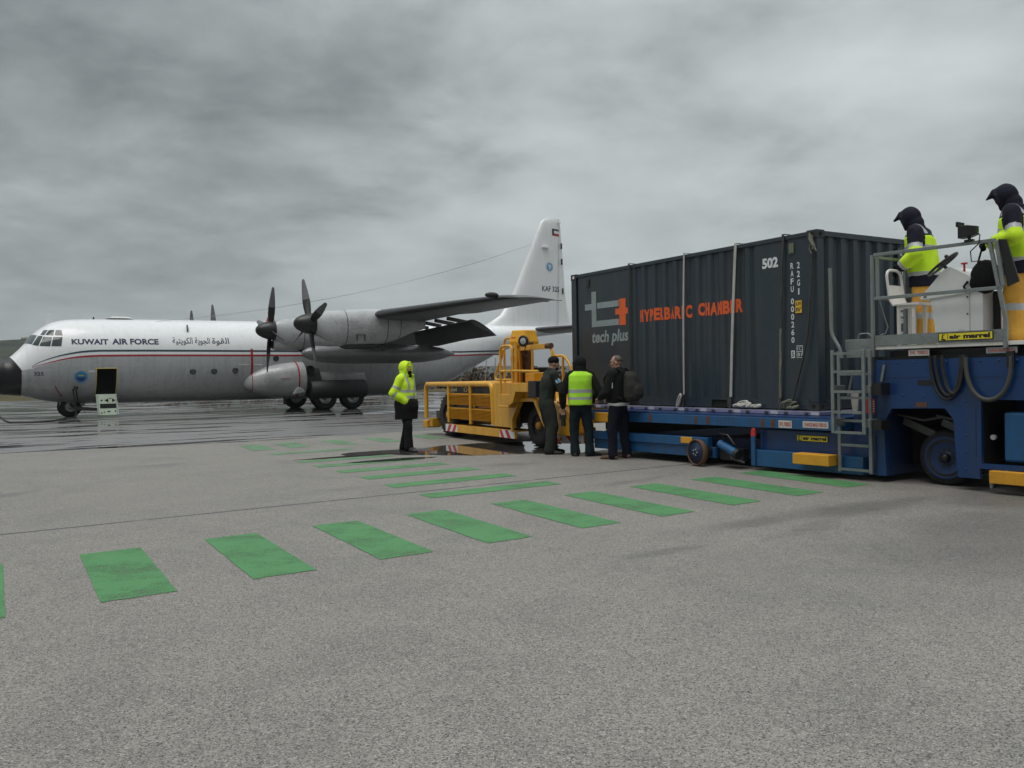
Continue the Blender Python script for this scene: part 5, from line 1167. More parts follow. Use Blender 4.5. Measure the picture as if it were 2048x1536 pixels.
    def rail(nm, *paths, r=t, mat='yellow_paint'):
        mb = MB()
        for p in paths: mb.tube(bend(p, .14, 5), r, 8)
        return mb.build(nm, mat, T)
    rail('grab_hoop', [(-.20, -.20, 1.02), (-.20, -.20, 2.05), (.31, -.20, 2.05), (.31, -.20, 1.02)]); rail('grab_hoop', [(-.22, .10, 1.28), (-.22, .10, 2.02), (.06, .10, 2.02), (.06, .10, 1.28)])
    rail('cross_rail', [(-.20, -.20, 1.54), (.31, -.20, 1.54), (1.25, -.15, 1.52)])
    rail('side_loop', [(-.10, .02, 1.36), (-.82, .02, 1.36), (-.86, .02, 1.45), (-.55, .02, 1.85), (-.5, .02, 2.0)])
    rail('roof_bar', [(-.58, .1, 1.30), (-.58, .1, 2.23), (.05, .1, 2.23)])
    mb = MB(); mb.box((-.20, .12, 1.30), (.02, .30, 2.18), 0); mb.box((.02, .20, 1.30), (.24, .34, 2.12), 1)
    for i in range(14): mb.bar((.01, .19, 1.34 + i * .055), (.25, .19, 1.34 + i * .055), .02, .012, 1)
    mb.build('mast', ['yellow_paint', 'rust'], T, .008)
    mb = MB(); mb.tube([(.10, .0, 1.30), (.10, .0, 2.10)], .035, 10); mb.build('mast_tube', 'yellow_paint', T)
    mb = MB(); c0 = (-.10, .30); rings = []
    for z, k in ((2.06, 1.0), (2.14, 1.02), (2.36, .80), (2.375, .74)): rings.append([(c0[0] + .36 * k * math.cos(q), c0[1] + .34 * k * math.sin(q), z) for q in (2 * math.pi * (i + .5) / 6 for i in range(6))])
    mb.loft(rings, 0, False); mb.build('canopy_box', 'yellow_paint', T, .01)
    mb = MB(); mb.box((.0, -.05, 2.20), (.18, -.04, 2.225)); mb.build('maker_badge', 'hazard_red', T)
    mb = MB(); ld = Vector((.55, -.84, -.05)).normalized(); lc = Vector((.72, -.16, 2.12))
    mb.lathe([(.05, -.12), (.085, -.06), (.105, 0), (.115, .02), (.096, .03)], lc, ld, 24); hl = mb.build('headlight', 'black_plastic', T)
    mb = MB(); mb.lathe([(.094, .018), (.05, .035), (.01, .04)], lc, ld, 20); mb.build('lens', 'lens', hl)
    mb = MB(); mb.tube([lc + Vector((0, .05, -.1)), lc + Vector((-.02, .0, -.25)), lc + Vector((.05, .05, -.32)), lc + Vector((.08, .1, -.2))], .01, 6); mb.build('lamp_cord', 'black_plastic', hl)
    mb = MB(); mb.bar((-.15, .16, 2.0), (1.30, .02, 2.0), .08, .10); mb.tube([(1.30, .02, 2.0), (1.48, .01, 2.0)], .055, 10, 1); mb.build('roof_beam', ['yellow_paint', 'rust'], T, .008)
    rail('windscreen_post', [(1.40, .02, 1.98), (1.48, .02, 1.90), (1.56, .02, .95)], r=.022); rail('windscreen_post', [(.80, .4, 2.04), (.94, .4, 1.84), (.98, .4, 1.1)], r=.022); rail('upright', [(.33, .25, 1.30), (.33, .25, 1.98)])
    rail('front_rail', [(.75, .45, 1.2), (.75, .45, 1.82), (1.25, .45, 1.82), (1.48, .47, 1.55), (1.50, .47, .85)], [(1.18, .45, 1.0), (1.18, .45, 1.81)], r=.026)
    mb = MB(); mb.box((.25, .12, 1.302), (.62, .5, 1.50)); mb.build('dashboard', 'yellow_paint', T, .02)
    mb = MB(); mb.box((.99, -.24, 1.02), (1.30, -.06, 1.34)); mb.build('battery_box', 'black_plastic', T, .02)
    mb = MB(); mb.box((-.75, .8, 1.30), (-.70, 1.3, 1.62)); mb.box((-.7, .8, 1.30), (-.3, 1.3, 1.40)); mb.build('driver_seat', 'black_plastic', T, .02)
    mb = MB(); mb.tube([(-.12, .05, 1.78), (.0, .02, 1.80)], .03, 8); mb.box((-.2, .04, 1.73), (-.14, .1, 1.84)); mb.tube([(.02, .08, 1.3), (.02, .08, 1.72)], .05, 10); mb.build('fire_extinguisher', 'hazard_red', T)
build_tractor()

# ================================================================== PEOPLE
# local frame of a person: +y = the way the chest faces, +x = the person's right, z = up
def remesh(mb, voxel, smooth=4, fold=0, fscale=9, seed=0):
    me = mb.mesh('tmp'); o = bpy.data.objects.new('tmp', me); COL.objects.link(o)
    r = o.modifiers.new('r', 'REMESH'); r.mode = 'VOXEL'; r.voxel_size = voxel
    s = o.modifiers.new('s', 'SMOOTH'); s.factor = .5; s.iterations = smooth
    out = bpy.data.meshes.new_from_object(o.evaluated_get(bpy.context.evaluated_depsgraph_get()))
    bpy.data.objects.remove(o); bpy.data.meshes.remove(me)
    if fold:
        nn = [v.normal.copy() for v in out.vertices]
        for v, n in zip(out.vertices, nn):
            p = v.co; q = Vector((p.x * fscale, p.y * fscale, p.z * fscale * .75 + .35 * math.sin(p.x * 20))) + Vector((seed * 3.1, 0, 0))
            v.co = p + n * fold * (noise.noise(q) + .5 * (1 - abs(noise.noise(q * 1.9))) * noise.noise(q * .8 + Vector((5, 5, 5))))
    out.polygons.foreach_set('use_smooth', [True] * len(out.polygons)); return out
def limb(mb, pts, rad, flat=1.0):
    """tapered chain of round-ended segments"""
    pts = [Vector(p) for p in pts]
    for (a, ra), (b, rb) in zip(zip(pts, rad), zip(pts[1:], rad[1:])):
        d = (b - a).normalized(); rings = []
        x = d.orthogonal().normalized(); y = d.cross(x)
        for t in (-1, -.8, -.5, 0): rings.append((a + d * ra * t, ra * math.sqrt(max(0, 1 - t * t)) + .001))
        for t in (.25, .5, .75): rings.append((a.lerp(b, t), ra + (rb - ra) * t))
        for t in (0, .5, .8, 1): rings.append((b + d * rb * t, rb * math.sqrt(max(0, 1 - t * t)) + .001))
        mb.loft([[c + (x * math.cos(q) + y * math.sin(q)) * r for q in (2 * math.pi * i / 12 for i in range(12))] for c, r in rings])
def torso(mb, secs, lean=None):
    """secs: (z, rx, ry, cx, cy)"""
    rings = []
    for z, rx, ry, cx, cy in secs:
        rings.append([(cx + rx * math.copysign(abs(math.cos(q)) ** .85, math.cos(q)), cy + ry * math.copysign(abs(math.sin(q)) ** .85, math.sin(q)), z) for q in (2 * math.pi * i / 24 for i in range(24))])
    mb.loft(rings)
def hand(mb, wrist, d, side, curl=.6, grip=None):
    """palm, four fingers and a thumb; d = direction the forearm points, side = +1 right hand"""
    w = Vector(wrist); d = Vector(d).normalized(); x = d.cross(Vector((0, 0, 1)));
    x = (x if x.length > .2 else d.cross(Vector((0, 1, 0)))).normalized(); n = x.cross(d).normalized()
    for k in range(4):
        o = x * (k - 1.5) * .020
        limb(mb, [w + o * .6, w + d * .085 + o], [.015, .0125])
        L = (.066, .078, .074, .058)[k]; a = w + d * .088 + o; b = a + (d * math.cos(curl * .6) - n * math.sin(curl * .6)) * L * .5; c = b + (d * math.cos(curl * 1.5) - n * math.sin(curl * 1.5)) * L * .32; e = c + (d * math.cos(curl * 2.2) - n * math.sin(curl * 2.2)) * L * .25
        limb(mb, [a, b, c, e], [.0095, .009, .0083, .0075])
    t0 = w + d * .025 + x * side * .032; limb(mb, [t0, t0 + (d * .8 + x * side * .6 - n * .3).normalized() * .042, t0 + (d * .95 + x * side * .15 - n * .55).normalized() * .075], [.0125, .011, .009])
def head(mb, c, yaw=0, tilt=0, s=1.0):
    """head with jaw, nose, brow, lips and ears; c = centre of the skull; returns a point mapper"""
    M = Matrix.Translation(c) @ Matrix.Rotation(yaw, 4, 'Z') @ Matrix.Rotation(tilt, 4, 'X')
    def B(p, r):
        t = MB(); t.ball((0, 0, 0), r, 16, 0, 12); mb.add([M @ (Vector(p) + Vector(v)) for v in t.v], t.f, 0, True)
    B((0, -.01, .02), (.077, .096, .098)); B((0, .018, -.055), (.058, .070, .068)); B((0, .055, -.092), (.030, .028, .022)); B((0, .082, .028), (.050, .018, .014))
    B((0, .096, -.018), (.012, .020, .028)); B((0, .108, -.030), (.013, .013, .011)); B((0, .086, -.060), (.022, .010, .009))
    for sx in (-1, 1): B((sx * .076, -.008, -.012), (.010, .018, .030)); B((sx * .045, .062, -.020), (.024, .022, .022))
    limb(mb, [M @ Vector((0, -.012, -.05)), Vector(c) + Vector((0, -.035, -.20))], [.056, .062])
    return lambda x, y, z: M @ Vector((x, y, z))
def eyes(P, hm):
    for sx in (-1, 1): mb = MB(); mb.ball(hm(sx * .030, .081, .004), .0065, 8, 0, 6); mb.build('eye', 'hair_dark', P); mb = MB(); mb.bar(hm(sx * .046, .086, .028), hm(sx * .016, .095, .027), .005, .004); mb.build('eyebrow', 'hair_dark', P)
def body(P, J, hm_c, yaw, tilt, hands=(1, -1), curl=.6, hd=None):
    mb = MB(); hm = head(mb, hm_c, yaw, tilt)
    limb(mb, [J['neck'], J['chest'], J['waist'], J['hip']], [.06, .12, .12, .12])
    for s_, n in ((1, 'r'), (-1, 'l')):
        limb(mb, [J['chest'], J['sh' + n], J['el' + n], J['wr' + n]], [.08, .052, .040, .028]); limb(mb, [J['hip'], J['hp' + n], J['kn' + n], J['an' + n]], [.1, .075, .052, .036])
        if s_ in hands:
            d = (hd or {}).get(n) or (Vector(J['wr' + n]) - Vector(J['el' + n])); hand(mb, J['wr' + n], d, s_, curl)
    link(remesh(mb, .0065, 2), 'body', 'skin', P); return hm
def shoes(P, J, mat, size=1.0):
    for n in 'lr':
        a, t = Vector(J['an' + n]), Vector(J['to' + n]); d = (t - a); d.z = 0; d.normalize(); mb = MB(); z0 = min(a.z, t.z) - .085
        f = Vector((a.x, a.y, a.z - .085)) if True else a
        x = Vector((d.y, -d.x, 0)); rings = []
        for k, w, h in ((-.075, .018, .05), (-.06, .036, .075), (0, .042, .10), (.07, .045, .085), (.13, .05, .062), (.18, .046, .05), (.205, .03, .038), (.215, .012, .025)):
            rings.append([f + d * k * size + x * w * size * math.cos(q) + Vector((0, 0, (h * (.5 + .5 * math.sin(q)) if math.sin(q) > -.3 else 0))) for q in (2 * math.pi * i / 14 for i in range(14))])
        mb.loft(rings); limb(mb, [a + Vector((0, 0, .05)), a], [.052, .05]); mb.build('shoe', mat, P)
def garment(P, name, mats, fill, voxel=.012, fold=.008, fscale=9, seed=0, pick=None, smooth=4):
    mb = MB(); fill(mb); me = remesh(mb, voxel, smooth, fold, fscale, seed); o = link(me, name, mats, P)
    if pick:
        me.polygons.foreach_set('material_index', [pick(Vector(p.center)) for p in me.polygons])
    return o
def trousers(J, r=(.105, .085, .075, .078), hip=(.175, .125)):
    def fill(mb):
        h = Vector(J['hip']); torso(mb, [(h.z - .14, hip[0] * .9, hip[1] * .9, h.x, h.y), (h.z - .04, hip[0], hip[1], h.x, h.y), (h.z + .08, hip[0] * .93, hip[1] * .92, h.x, h.y), (h.z + .16, hip[0] * .88, hip[1] * .88, h.x, h.y)])
        for n in 'lr':
            a, k, f = Vector(J['hp' + n]), Vector(J['kn' + n]), Vector(J['an' + n]); f = f + Vector((0, 0, -.02))
            limb(mb, [a, a.lerp(k, .5), k, k.lerp(f, .5), f], [r[0], (r[0] + r[1]) / 2, r[1], r[2], r[3]])
    return fill
def base_joints(h=1.76):
    k = h / 1.76
    J = dict(hip=(0, 0, .93), waist=(0, 0, 1.08), chest=(0, 0, 1.30), neck=(0, -.02, 1.47), shr=(.185, -.01, 1.42), shl=(-.185, -.01, 1.42), elr=(.25, -.05, 1.13), ell=(-.25, -.05, 1.13), wrr=(.24, .10, .92), wrl=(-.24, .10, .92),
             hpr=(.09, 0, .88), hpl=(-.09, 0, .88), knr=(.11, .03, .49), knl=(-.11, .03, .49), anr=(.12, -.02, .085), anl=(-.12, -.02, .085), tor=(.15, .13, .05), tol=(-.15, .13, .05))
    return {a: Vector(b) * k if a[:2] not in ('an', 'to') else Vector(b) for a, b in J.items()}
def jacket(J, secs, r_sl=(.085, .072, .060, .052), cuffs=True, drop=0):
    def fill(mb):
        torso(mb, secs)
        for n in 'lr':
            a, e, w = Vector(J['sh' + n]), Vector(J['el' + n]), Vector(J['wr' + n]); limb(mb, [Vector(J['neck']) * .4 + a * .6, a, a.lerp(e, .5), e, e.lerp(w, .55), e.lerp(w, .93)], [r_sl[0], r_sl[0], r_sl[1], r_sl[1], r_sl[2], r_sl[3]])
        limb(mb, [Vector(J['chest']), Vector(J['neck'])], [.13, .085])
    return fill
def seg_t(p, a, b):
    d = b - a; t = max(0, min(1, (p - a).dot(d) / d.length_squared)); return t, (p - (a + d * t)).length
def on_arm(J, p, rad=.105):
    """(arm?, position along the arm: 0 shoulder, 1 elbow, 2 wrist)"""
    best = None
    for n in 'lr':
        for i, (u, v) in enumerate((('sh', 'el'), ('el', 'wr'))):
            t, d = seg_t(p, Vector(J[u + n]), Vector(J[v + n]))
            if best is None or d < best[0]: best = (d, i + t)
    return best[0] < rad, best[1]
def hood_mesh(hm, big=1.0, fwd=0, peak=0):
    def fill(mb):
        def B(p, r):
            t = MB(); t.ball((0, 0, 0), r, 18, 0, 12); mb.add([hm(*(Vector(p) + Vector(v))) for v in t.v], t.f, 0, True)
        B((0, -.030 + fwd, .018), (.105 * big, .118 * big, .130 * big)); B((0, -.035, -.08), (.100 * big, .10 * big, .11)); B((0, -.045, -.16), (.125, .10, .08))
        for sx in (-1, 1): limb(mb, [hm(sx * .03, .075 + fwd, .115), hm(sx * .085, .065 + fwd, .04), hm(sx * .088, .055 + fwd, -.05), hm(sx * .06, .05 + fwd, -.125)], [.018, .02, .02, .02])
        if peak: limb(mb, [hm(0, .03, .10), hm(0, .10, .088), hm(0, .10 + peak, .045)], [.055, .045, .012]); limb(mb, [hm(.05, .05, .08), hm(.02, .09 + peak * .7, .06)], [.03, .012]); limb(mb, [hm(-.05, .05, .08), hm(-.02, .09 + peak * .7, .06)], [.03, .012])
    return fill
def face_dir(deg): return R(deg - 90)

def person_yellow_hood():
    P = thing('person', 'person in bright yellow hooded jacket over a long black coat, hands in pockets, standing alone', 'person', (-2.10, 17.02, 0), face_dir(-22)); P.scale = (1.10, 1.08, 1.0)
    J = base_joints(1.76); V_ = Vector
    J.update(elr=V_((.275, -.10, 1.14)), wrr=V_((.165, .085, .96)), ell=V_((-.27, -.06, 1.14)), wrl=V_((-.155, .09, .96)), anr=V_((.15, .13, .085)), tor=V_((.22, .27, .05)), anl=V_((-.12, -.13, .085)), tol=V_((-.13, .03, .05)), knr=V_((.12, .10, .49)), knl=V_((-.11, -.04, .49)))
    hm = body(P, J, (0, .015, 1.625), R(-8), R(4), hands=(1, -1), curl=1.0, hd={'r': V_((-.4, -.1, -1)), 'l': V_((.4, -.1, -1))}); eyes(P, hm); shoes(P, J, 'shoe_black', 1.12)
    mb = MB(); mb.ball(hm(0, .068, -.085), (.048, .045, .034), 12); mb.ball(hm(0, .03, -.14), (.075, .07, .06), 12); mb.build('scarf', 'black_cloth', P)
    garment(P, 'trousers', 'black_cloth', trousers(J, (.098, .082, .076, .085)), seed=1)
    garment(P, 'coat', 'black_cloth', lambda mb: torso(mb, [(.62, .235, .19, 0, .0), (.75, .23, .19, 0, 0), (.86, .235, .205, 0, .01), (.96, .225, .195, 0, 0.01), (1.1, .19, .15, 0, 0)]), fold=.014, fscale=6, seed=2)
    def pick(p):
        arm, t = on_arm(J, p)
        if arm and abs(p.x) > .17: return 1 if .55 < t < .70 or 1.05 < t < 1.2 else 0
        if 1.145 < p.z < 1.20 or 1.03 < p.z < 1.085: return 1
        if p.z > 1.20 and abs(abs(p.x) - .115) < .026 and p.z < 1.52: return 1
        return 0
    garment(P, 'jacket', ['hivis', 'silver_tape'], jacket(J, [(.93, .215, .175, 0, .0), (.98, .22, .18, 0, 0), (1.12, .21, .17, 0, 0), (1.3, .215, .16, 0, -.01), (1.42, .19, .13, 0, -.015), (1.47, .12, .10, 0, -.02)], (.085, .08, .076, .07)), fold=.013, fscale=8, seed=3, pick=pick)
    mb = MB(); mb.box((-.008, .172, .94), (.008, .180, 1.45)); mb.build('zip', 'silver_tape', P)
    garment(P, 'hood', 'hivis', hood_mesh(hm, 1.06), .011, .006, 10, 4)
    for sx in (-1, 1): mb = MB(); mb.loft([[hm(sx * a, b, c) for a, b, c in ((.05, .07, -.13), (.10, .075, -.12), (.10, .055, -.20), (.05, .06, -.20))], [hm(sx * a, b, c) for a, b, c in ((.06, .10, -.14), (.11, .10, -.13), (.11, .075, -.20), (.06, .08, -.20))]], 0, False); mb.build('collar', 'hivis', P, .008)

def person_flight_suit():
    P = thing('person', 'person in dark olive flight suit and black knitted cap, leaning beside the yellow tractor', 'person', (.66, 15.84, 0), face_dir(18)); V_ = Vector
    J = base_joints(1.80)
    J.update(hip=V_((0, -.03, .96)), waist=V_((0, -.02, 1.1)), chest=V_((0, .03, 1.33)), neck=V_((0, .07, 1.50)), shr=V_((.19, .05, 1.445)), shl=V_((-.19, .07, 1.445)), elr=V_((.26, .16, 1.19)), wrr=V_((.10, .36, 1.14)), ell=V_((-.24, .22, 1.2)), wrl=V_((-.05, .42, 1.16)),
             hpr=V_((.10, -.03, .90)), hpl=V_((-.10, -.03, .90)), knr=V_((.15, .02, .50)), knl=V_((-.14, .08, .50)), anr=V_((.18, -.06, .085)), tor=V_((.24, .10, .05)), anl=V_((-.17, .14, .085)), tol=V_((-.2, .30, .05)))
    hm = body(P, J, (0, .12, 1.655), R(-12), R(-10), curl=.8); eyes(P, hm); shoes(P, J, 'shoe_black', 1.2)
    garment(P, 'cap', 'black_cloth', lambda mb: [mb.ball(hm(0, -.012, .052), (.092, .110, .088), 18), mb.lathe([(.080, 0), (.092, .01), (.094, .05), (.085, .06)], hm(0, -.012, .022), hm(0, 0, 1) - hm(0, 0, 0), 20)], .01, .003, 30, 5)
    def suit(mb):
        trousers(J, (.125, .115, .105, .10), (.185, .14))(mb)
        jacket(J, [(.98, .175, .135, 0, -.03), (1.10, .175, .13, 0, -.02), (1.25, .20, .145, 0, .0), (1.38, .205, .14, 0, .03), (1.46, .17, .11, 0, .05), (1.51, .10, .085, 0, .06)], (.088, .078, .066, .055))(mb)
    garment(P, 'flight_suit', 'olive_cloth', suit, fold=.017, fscale=7, seed=6)
    garment(P, 'collar', 'olive_cloth', lambda mb: limb(mb, [hm(.05, .06, -.17), hm(.08, .0, -.15), hm(.07, -.06, -.13), hm(-.07, -.06, -.13), hm(-.08, .0, -.15), hm(-.05, .06, -.17)], [.02, .028, .032, .032, .028, .02]), seed=7)
    mb = MB(); mb.ball(hm(0, .066, -.09), (.046, .044, .036), 12); mb.build('neck_warmer', 'black_cloth', P)
    mb = MB(); c = V_((.285, .09, 1.335)); mb.lathe([(.045, 0), (.045, .006)], c, (1, -.25, .12), 18, 0); mb.lathe([(.033, .006), (.033, .009)], c, (1, -.25, .12), 16, 1); mb.build('arm_patch', ['letter_white', 'emblem_sky'], P)
    mb = MB(); mb.box((.02, .42, 1.10), (.16, .50, 1.20)); mb.ball((.10, .46, 1.0), (.05, .05, .10), 10); t = mb.build('radio', 'black_plastic', None); t.location = P.location; t.rotation_euler = P.rotation_euler
    tag(t, 'small black device held in front of the flight suit', 'device')

def person_lime_vest():
    P = thing('person', 'person seen from behind in lime green reflective vest, black hooded jacket and dark jeans', 'person', (1.20, 15.22, 0), face_dir(92)); V_ = Vector
    J = base_joints(1.76)
    J.update(elr=V_((.33, -.10, 1.13)), wrr=V_((.24, .08, .97)), ell=V_((-.31, -.0, 1.12)), wrl=V_((-.30, .10, .86)), anr=V_((.15, -.06, .085)), tor=V_((.28, .0, .05)), anl=V_((-.10, .02, .085)), tol=V_((-.10, .18, .05)), knr=V_((.14, .0, .49)), knl=V_((-.11, .05, .49)))
    hm = body(P, J, (0, .03, 1.625), R(20), R(-8), hands=(1, -1), curl=.9, hd={'l': V_((0, .1, -1))}); eyes(P, hm); shoes(P, J, 'shoe_black', 1.15)
    garment(P, 'jeans', 'jeans_dark', trousers(J, (.105, .09, .078, .085)), fold=.012, fscale=9, seed=8)
    secs = [(.90, .19, .15, 0, 0), (1.0, .195, .155, 0, 0), (1.2, .20, .15, 0, 0), (1.36, .205, .145, 0, -.01), (1.44, .17, .115, 0, -.015), (1.49, .10, .09, 0, -.02)]
    garment(P, 'jacket', 'black_cloth', jacket(J, secs, (.088, .078, .066, .054)), fold=.012, fscale=9, seed=9)
    def pick(p): return 1 if 1.00 < p.z < 1.052 or 1.125 < p.z < 1.177 else 0
    garment(P, 'vest', ['hivis_lime', 'silver_tape'], lambda mb: torso(mb, [(.905, .212, .172, 0, -.002), (.99, .215, .176, 0, 0), (1.2, .222, .172, 0, 0), (1.33, .228, .172, 0, -.01), (1.43, .21, .155, 0, -.017), (1.50, .13, .115, 0, -.02)]) or [limb(mb, [Vector(J['neck']).lerp(J['sh' + n], .4) + Vector((0, 0, -.03)), Vector(J['neck']).lerp(J['sh' + n], .89) + Vector((0, 0, -.014))], [.082, .097]) for n in 'lr'], fold=.006, fscale=9, seed=10, pick=pick)
    garment(P, 'hood', 'black_cloth', hood_mesh(hm, 1.03), .011, .006, 10, 11)
    t = thing('camera', 'black camera dangling from the left hand of the vested person', 'camera', (1.20, 15.22, 0), face_dir(92)); o = V_((-.30, .12, .70))
    mb = MB(); mb.box(o + V_((-.06, -.04, -.05)), o + V_((.06, .04, .05))); mb.lathe([(.04, 0), (.045, .03), (.042, .12)], o + V_((0, 0, -.05)), (.1, 0, -1), 16); mb.build('casing', 'black_plastic', t, .008)
    mb = MB(); mb.lathe([(.034, .121), (.01, .123)], o + V_((0, 0, -.05)), (.1, 0, -1), 14); mb.build('lens', 'lens', t)
    mb = MB(); mb.tube([o + V_((-.05, 0, .05)), o + V_((-.04, 0, .12)), o + V_((.04, 0, .12)), o + V_((.05, 0, .05))], .007, 6); mb.build('strap', 'black_cloth', t)

def person_backpack():
    P = thing('person', 'shaven-headed person in black jacket and dark jeans with a backpack, white shirt hem showing', 'person', (1.80, 14.62, 0), face_dir(140)); V_ = Vector
    J = base_joints(1.78)
    J.update(elr=V_((.27, .04, 1.14)), wrr=V_((.16, .26, 1.04)), ell=V_((-.27, .05, 1.14)), wrl=V_((-.15, .27, 1.04)), anr=V_((.17, -.05, .085)), tor=V_((.24, .10, .05)), anl=V_((-.15, .02, .085)), tol=V_((-.16, .19, .05)), knr=V_((.15, .0, .49)), knl=V_((-.13, .05, .49)))
    hm = body(P, J, (0, .03, 1.64), R(24), R(-6), curl=.8); eyes(P, hm); shoes(P, J, 'shoe_brown', 1.15)
    garment(P, 'jeans', 'jeans_navy', trousers(J, (.11, .093, .08, .085)), fold=.012, fscale=9, seed=12)
    garment(P, 'shirt', 'shirt_white', lambda mb: torso(mb, [(.905, .20, .16, 0, 0), (1.0, .20, .16, 0, 0), (1.1, .18, .15, 0, 0)]), fold=.008, fscale=7, seed=13)
    garment(P, 'jacket', 'black_cloth', jacket(J, [(.955, .205, .17, 0, 0), (1.0, .22, .18, 0, 0), (1.2, .225, .175, 0, 0), (1.36, .22, .16, 0, -.01), (1.45, .18, .12, 0, -.015), (1.50, .105, .09, 0, -.02)], (.092, .085, .075, .06)), fold=.012, fscale=8, seed=14)
    garment(P, 'collar', 'black_cloth', lambda mb: mb.lathe([(.085, 0), (.092, .03), (.085, .07), (.078, .07), (.08, 0)], hm(0, -.02, -.185), (0, .1, 1), 20, cap=False), .011, .004, 12, 15)
    mb = MB(); 
    for sx in (-1, 1): mb.tube([hm(sx * .03 + .022 * math.cos(q), .104, .004 + .016 * math.sin(q)) for q in (2 * math.pi * i / 14 for i in range(15))], .0025, 5, 0, False); mb.tube([hm(sx * .052, .10, .006), hm(sx * .078, .0, .01)], .0025, 5)
    mb.build('glasses', 'black_plastic', P)
    mb = MB(); t = MB(); t.ball((0, 0, 0), (.0785, .092, .09), 18, 0, 12); mb.add([hm(v[0], v[1] - .022, max(v[2], -.03) + .030) for v in t.v], t.f, 0, True); mb.build('cropped_hair', 'stubble', P)
    B = thing('backpack', 'dark camouflage backpack worn by the shaven-headed person', 'backpack', (1.80, 14.62, 0), face_dir(140))
    garment(B, 'pack', 'camo', lambda mb: [torso(mb, [(.98, .13, .08, .02, -.26), (1.05, .165, .125, .02, -.275), (1.25, .17, .13, .02, -.27), (1.42, .14, .10, .02, -.24), (1.48, .09, .05, .02, -.22)]), torso(mb, [(1.02, .10, .05, .02, -.38), (1.1, .125, .07, .02, -.385), (1.2, .12, .06, .02, -.38), (1.26, .08, .04, .02, -.37)])], .013, .010, 11, 16)
    mb = MB()
    for sx in (-1, 1): mb.tube([(sx * .12, -.19, 1.46), (sx * .14, -.08, 1.535), (sx * .15, .07, 1.50), (sx * .16, .175, 1.36), (sx * .18, .15, 1.2), (sx * .21, .02, 1.08), (sx * .17, -.18, 1.02)], .02, 6)
    mb.build('shoulder_strap', 'black_cloth', B)
    T = thing('identity_card', 'small white card hanging from the strap of the backpack', 'card', (1.80, 14.62, 0), face_dir(140))
    mb = MB(); mb.box((-.262, -.06, 1.205), (-.256, .0, 1.30)); mb.build('card', 'letter_white', T); mb = MB(); mb.tube([(-.259, -.03, 1.30), (-.255, -.03, 1.38)], .005, 5); mb.build('clip', 'alu', T)

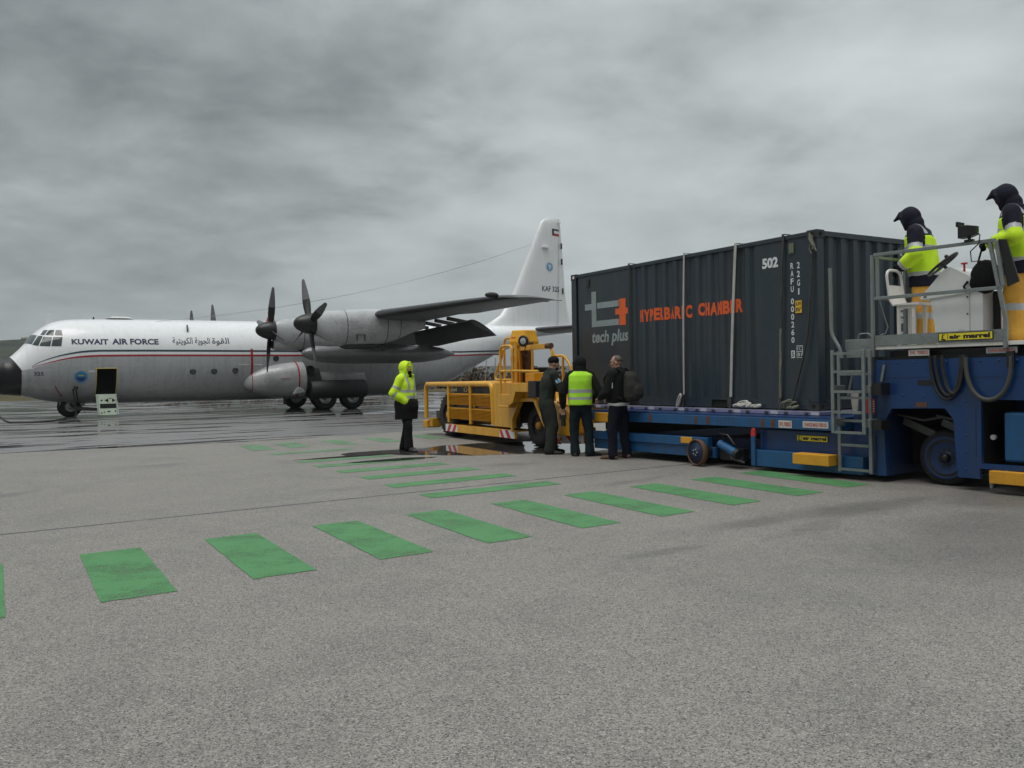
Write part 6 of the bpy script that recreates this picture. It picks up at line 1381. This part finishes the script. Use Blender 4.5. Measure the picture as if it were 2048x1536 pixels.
def person_loader(label, loc, deg, lean, seed, s, arms):
    P = thing('person', label, 'person', loc, face_dir(deg)); V_ = Vector; P.scale = (s, s, s)
    J = base_joints(1.78)
    J.update(chest=V_((0, .03 + lean, 1.31)), neck=V_((0, .03 + lean * 1.6, 1.48)), shr=V_((.20, lean, 1.43)), shl=V_((-.20, lean, 1.43)), **arms)
    hm = body(P, J, (0, .06 + lean * 1.9, 1.635), R(0), R(-14), curl=.9, hands=()); shoes(P, J, 'shoe_black', 1.25)
    for n, s_ in (('r', 1), ('l', -1)):
        def gl(mb): hand(mb, J['wr' + n], J['wr' + n] - J['el' + n], s_, .9); limb(mb, [J['el' + n].lerp(J['wr' + n], .8), J['wr' + n]], [.045, .036])
        garment(P, 'glove', 'black_cloth', gl, .007, 0, smooth=2)
    def pk(p): return 1 if .34 < p.z < .42 else 0
    garment(P, 'trousers', ['work_yellow', 'silver_tape'], trousers(J, (.118, .105, .10, .10)), fold=.016, fscale=8, seed=seed, pick=pk)
    garment(P, 'jacket_hem', 'navy_cloth', lambda mb: torso(mb, [(.745, .215, .172, 0, 0), (.85, .218, .178, 0, .0), (1.0, .21, .17, 0, 0)]), fold=.010, fscale=7, seed=seed + 1)
    def pick(p):
        arm, t = on_arm(J, p, .112)
        if arm and abs(p.x) > .165 and t > .12:
            return 2 if t < .60 else 1 if t < .78 else 0 if t < 1.72 else 1 if t < 1.9 else 2
        if p.z < .935: return 1
        if 1.205 < p.z < 1.26: return 1
        if p.z > 1.385:
            return 1 if abs(abs(p.x) - .135) < .024 and p.z > 1.41 else 2
        return 0
    garment(P, 'jacket', ['hivis', 'silver_tape', 'navy_cloth'], jacket(J, [(.88, .225, .185, 0, .0), (1.0, .225, .185, 0, lean * .2), (1.2, .235, .185, 0, lean * .6), (1.36, .24, .17, 0, lean), (1.45, .19, .13, 0, lean * 1.2), (1.51, .11, .10, 0, lean * 1.4)], (.098, .092, .085, .072)), fold=.014, fscale=7, seed=seed + 2, pick=pick)
    garment(P, 'hood', 'navy_cloth', hood_mesh(hm, 1.10, fwd=.028, peak=.10), .011, .007, 9, seed + 3)
    mb = MB(); mb.tube([hm(.06, .07, -.11), hm(.05, .10, -.2), hm(.04, .16, -.30)], .005, 5); mb.build('hood_cord', 'black_cloth', P)

def build_people():
    person_yellow_hood(); person_flight_suit(); person_lime_vest(); person_backpack(); V_ = Vector
    person_loader('hooded operator in yellow jacket and ochre trousers standing behind the white console', (5.43, 11.30, 1.739), 140, .05, 20, 1.03,
                  dict(elr=V_((.30, .06, 1.15)), wrr=V_((.17, .30, 1.10)), ell=V_((-.31, .02, 1.14)), wrl=V_((-.25, .22, 1.0)), anr=V_((.13, .0, .085)), tor=V_((.18, .16, .05)), anl=V_((-.13, .05, .085)), tol=V_((-.16, .21, .05))))
    person_loader('taller hooded operator in yellow jacket at the right edge, beside the rail end', (5.91, 10.05, 1.739), 142, .02, 30, 1.035,
                  dict(elr=V_((.30, .06, 1.16)), wrr=V_((.15, .28, 1.16)), ell=V_((-.31, -.02, 1.15)), wrl=V_((-.08, .25, 1.12)), anr=V_((.16, .02, .085)), tor=V_((.22, .18, .05)), anl=V_((-.14, .0, .085)), tol=V_((-.18, .16, .05))))
build_people()

# ------------------------------------------------------------------ damp air
def build_haze():
    mb = MB(); mb.box((-7100, -300, -3), (7100, 9600, 480)); o = mb.build('haze', 'white_paint'); m = bpy.data.materials.new('haze'); m.use_nodes = True
    k = NT(m.node_tree); k.n.clear(); out = k.node('ShaderNodeOutputMaterial'); v = k.node('ShaderNodeVolumePrincipled')
    v.inputs['Color'].default_value = (.86, .9, .93, 1); v.inputs['Density'].default_value = .00021; v.inputs['Anisotropy'].default_value = 0
    k.l.new(v.outputs[0], out.inputs['Volume']); o.data.materials.clear(); o.data.materials.append(m)
    tag(o, 'thin grey damp air veiling the distant hills', 'haze', kind='stuff')
build_haze()
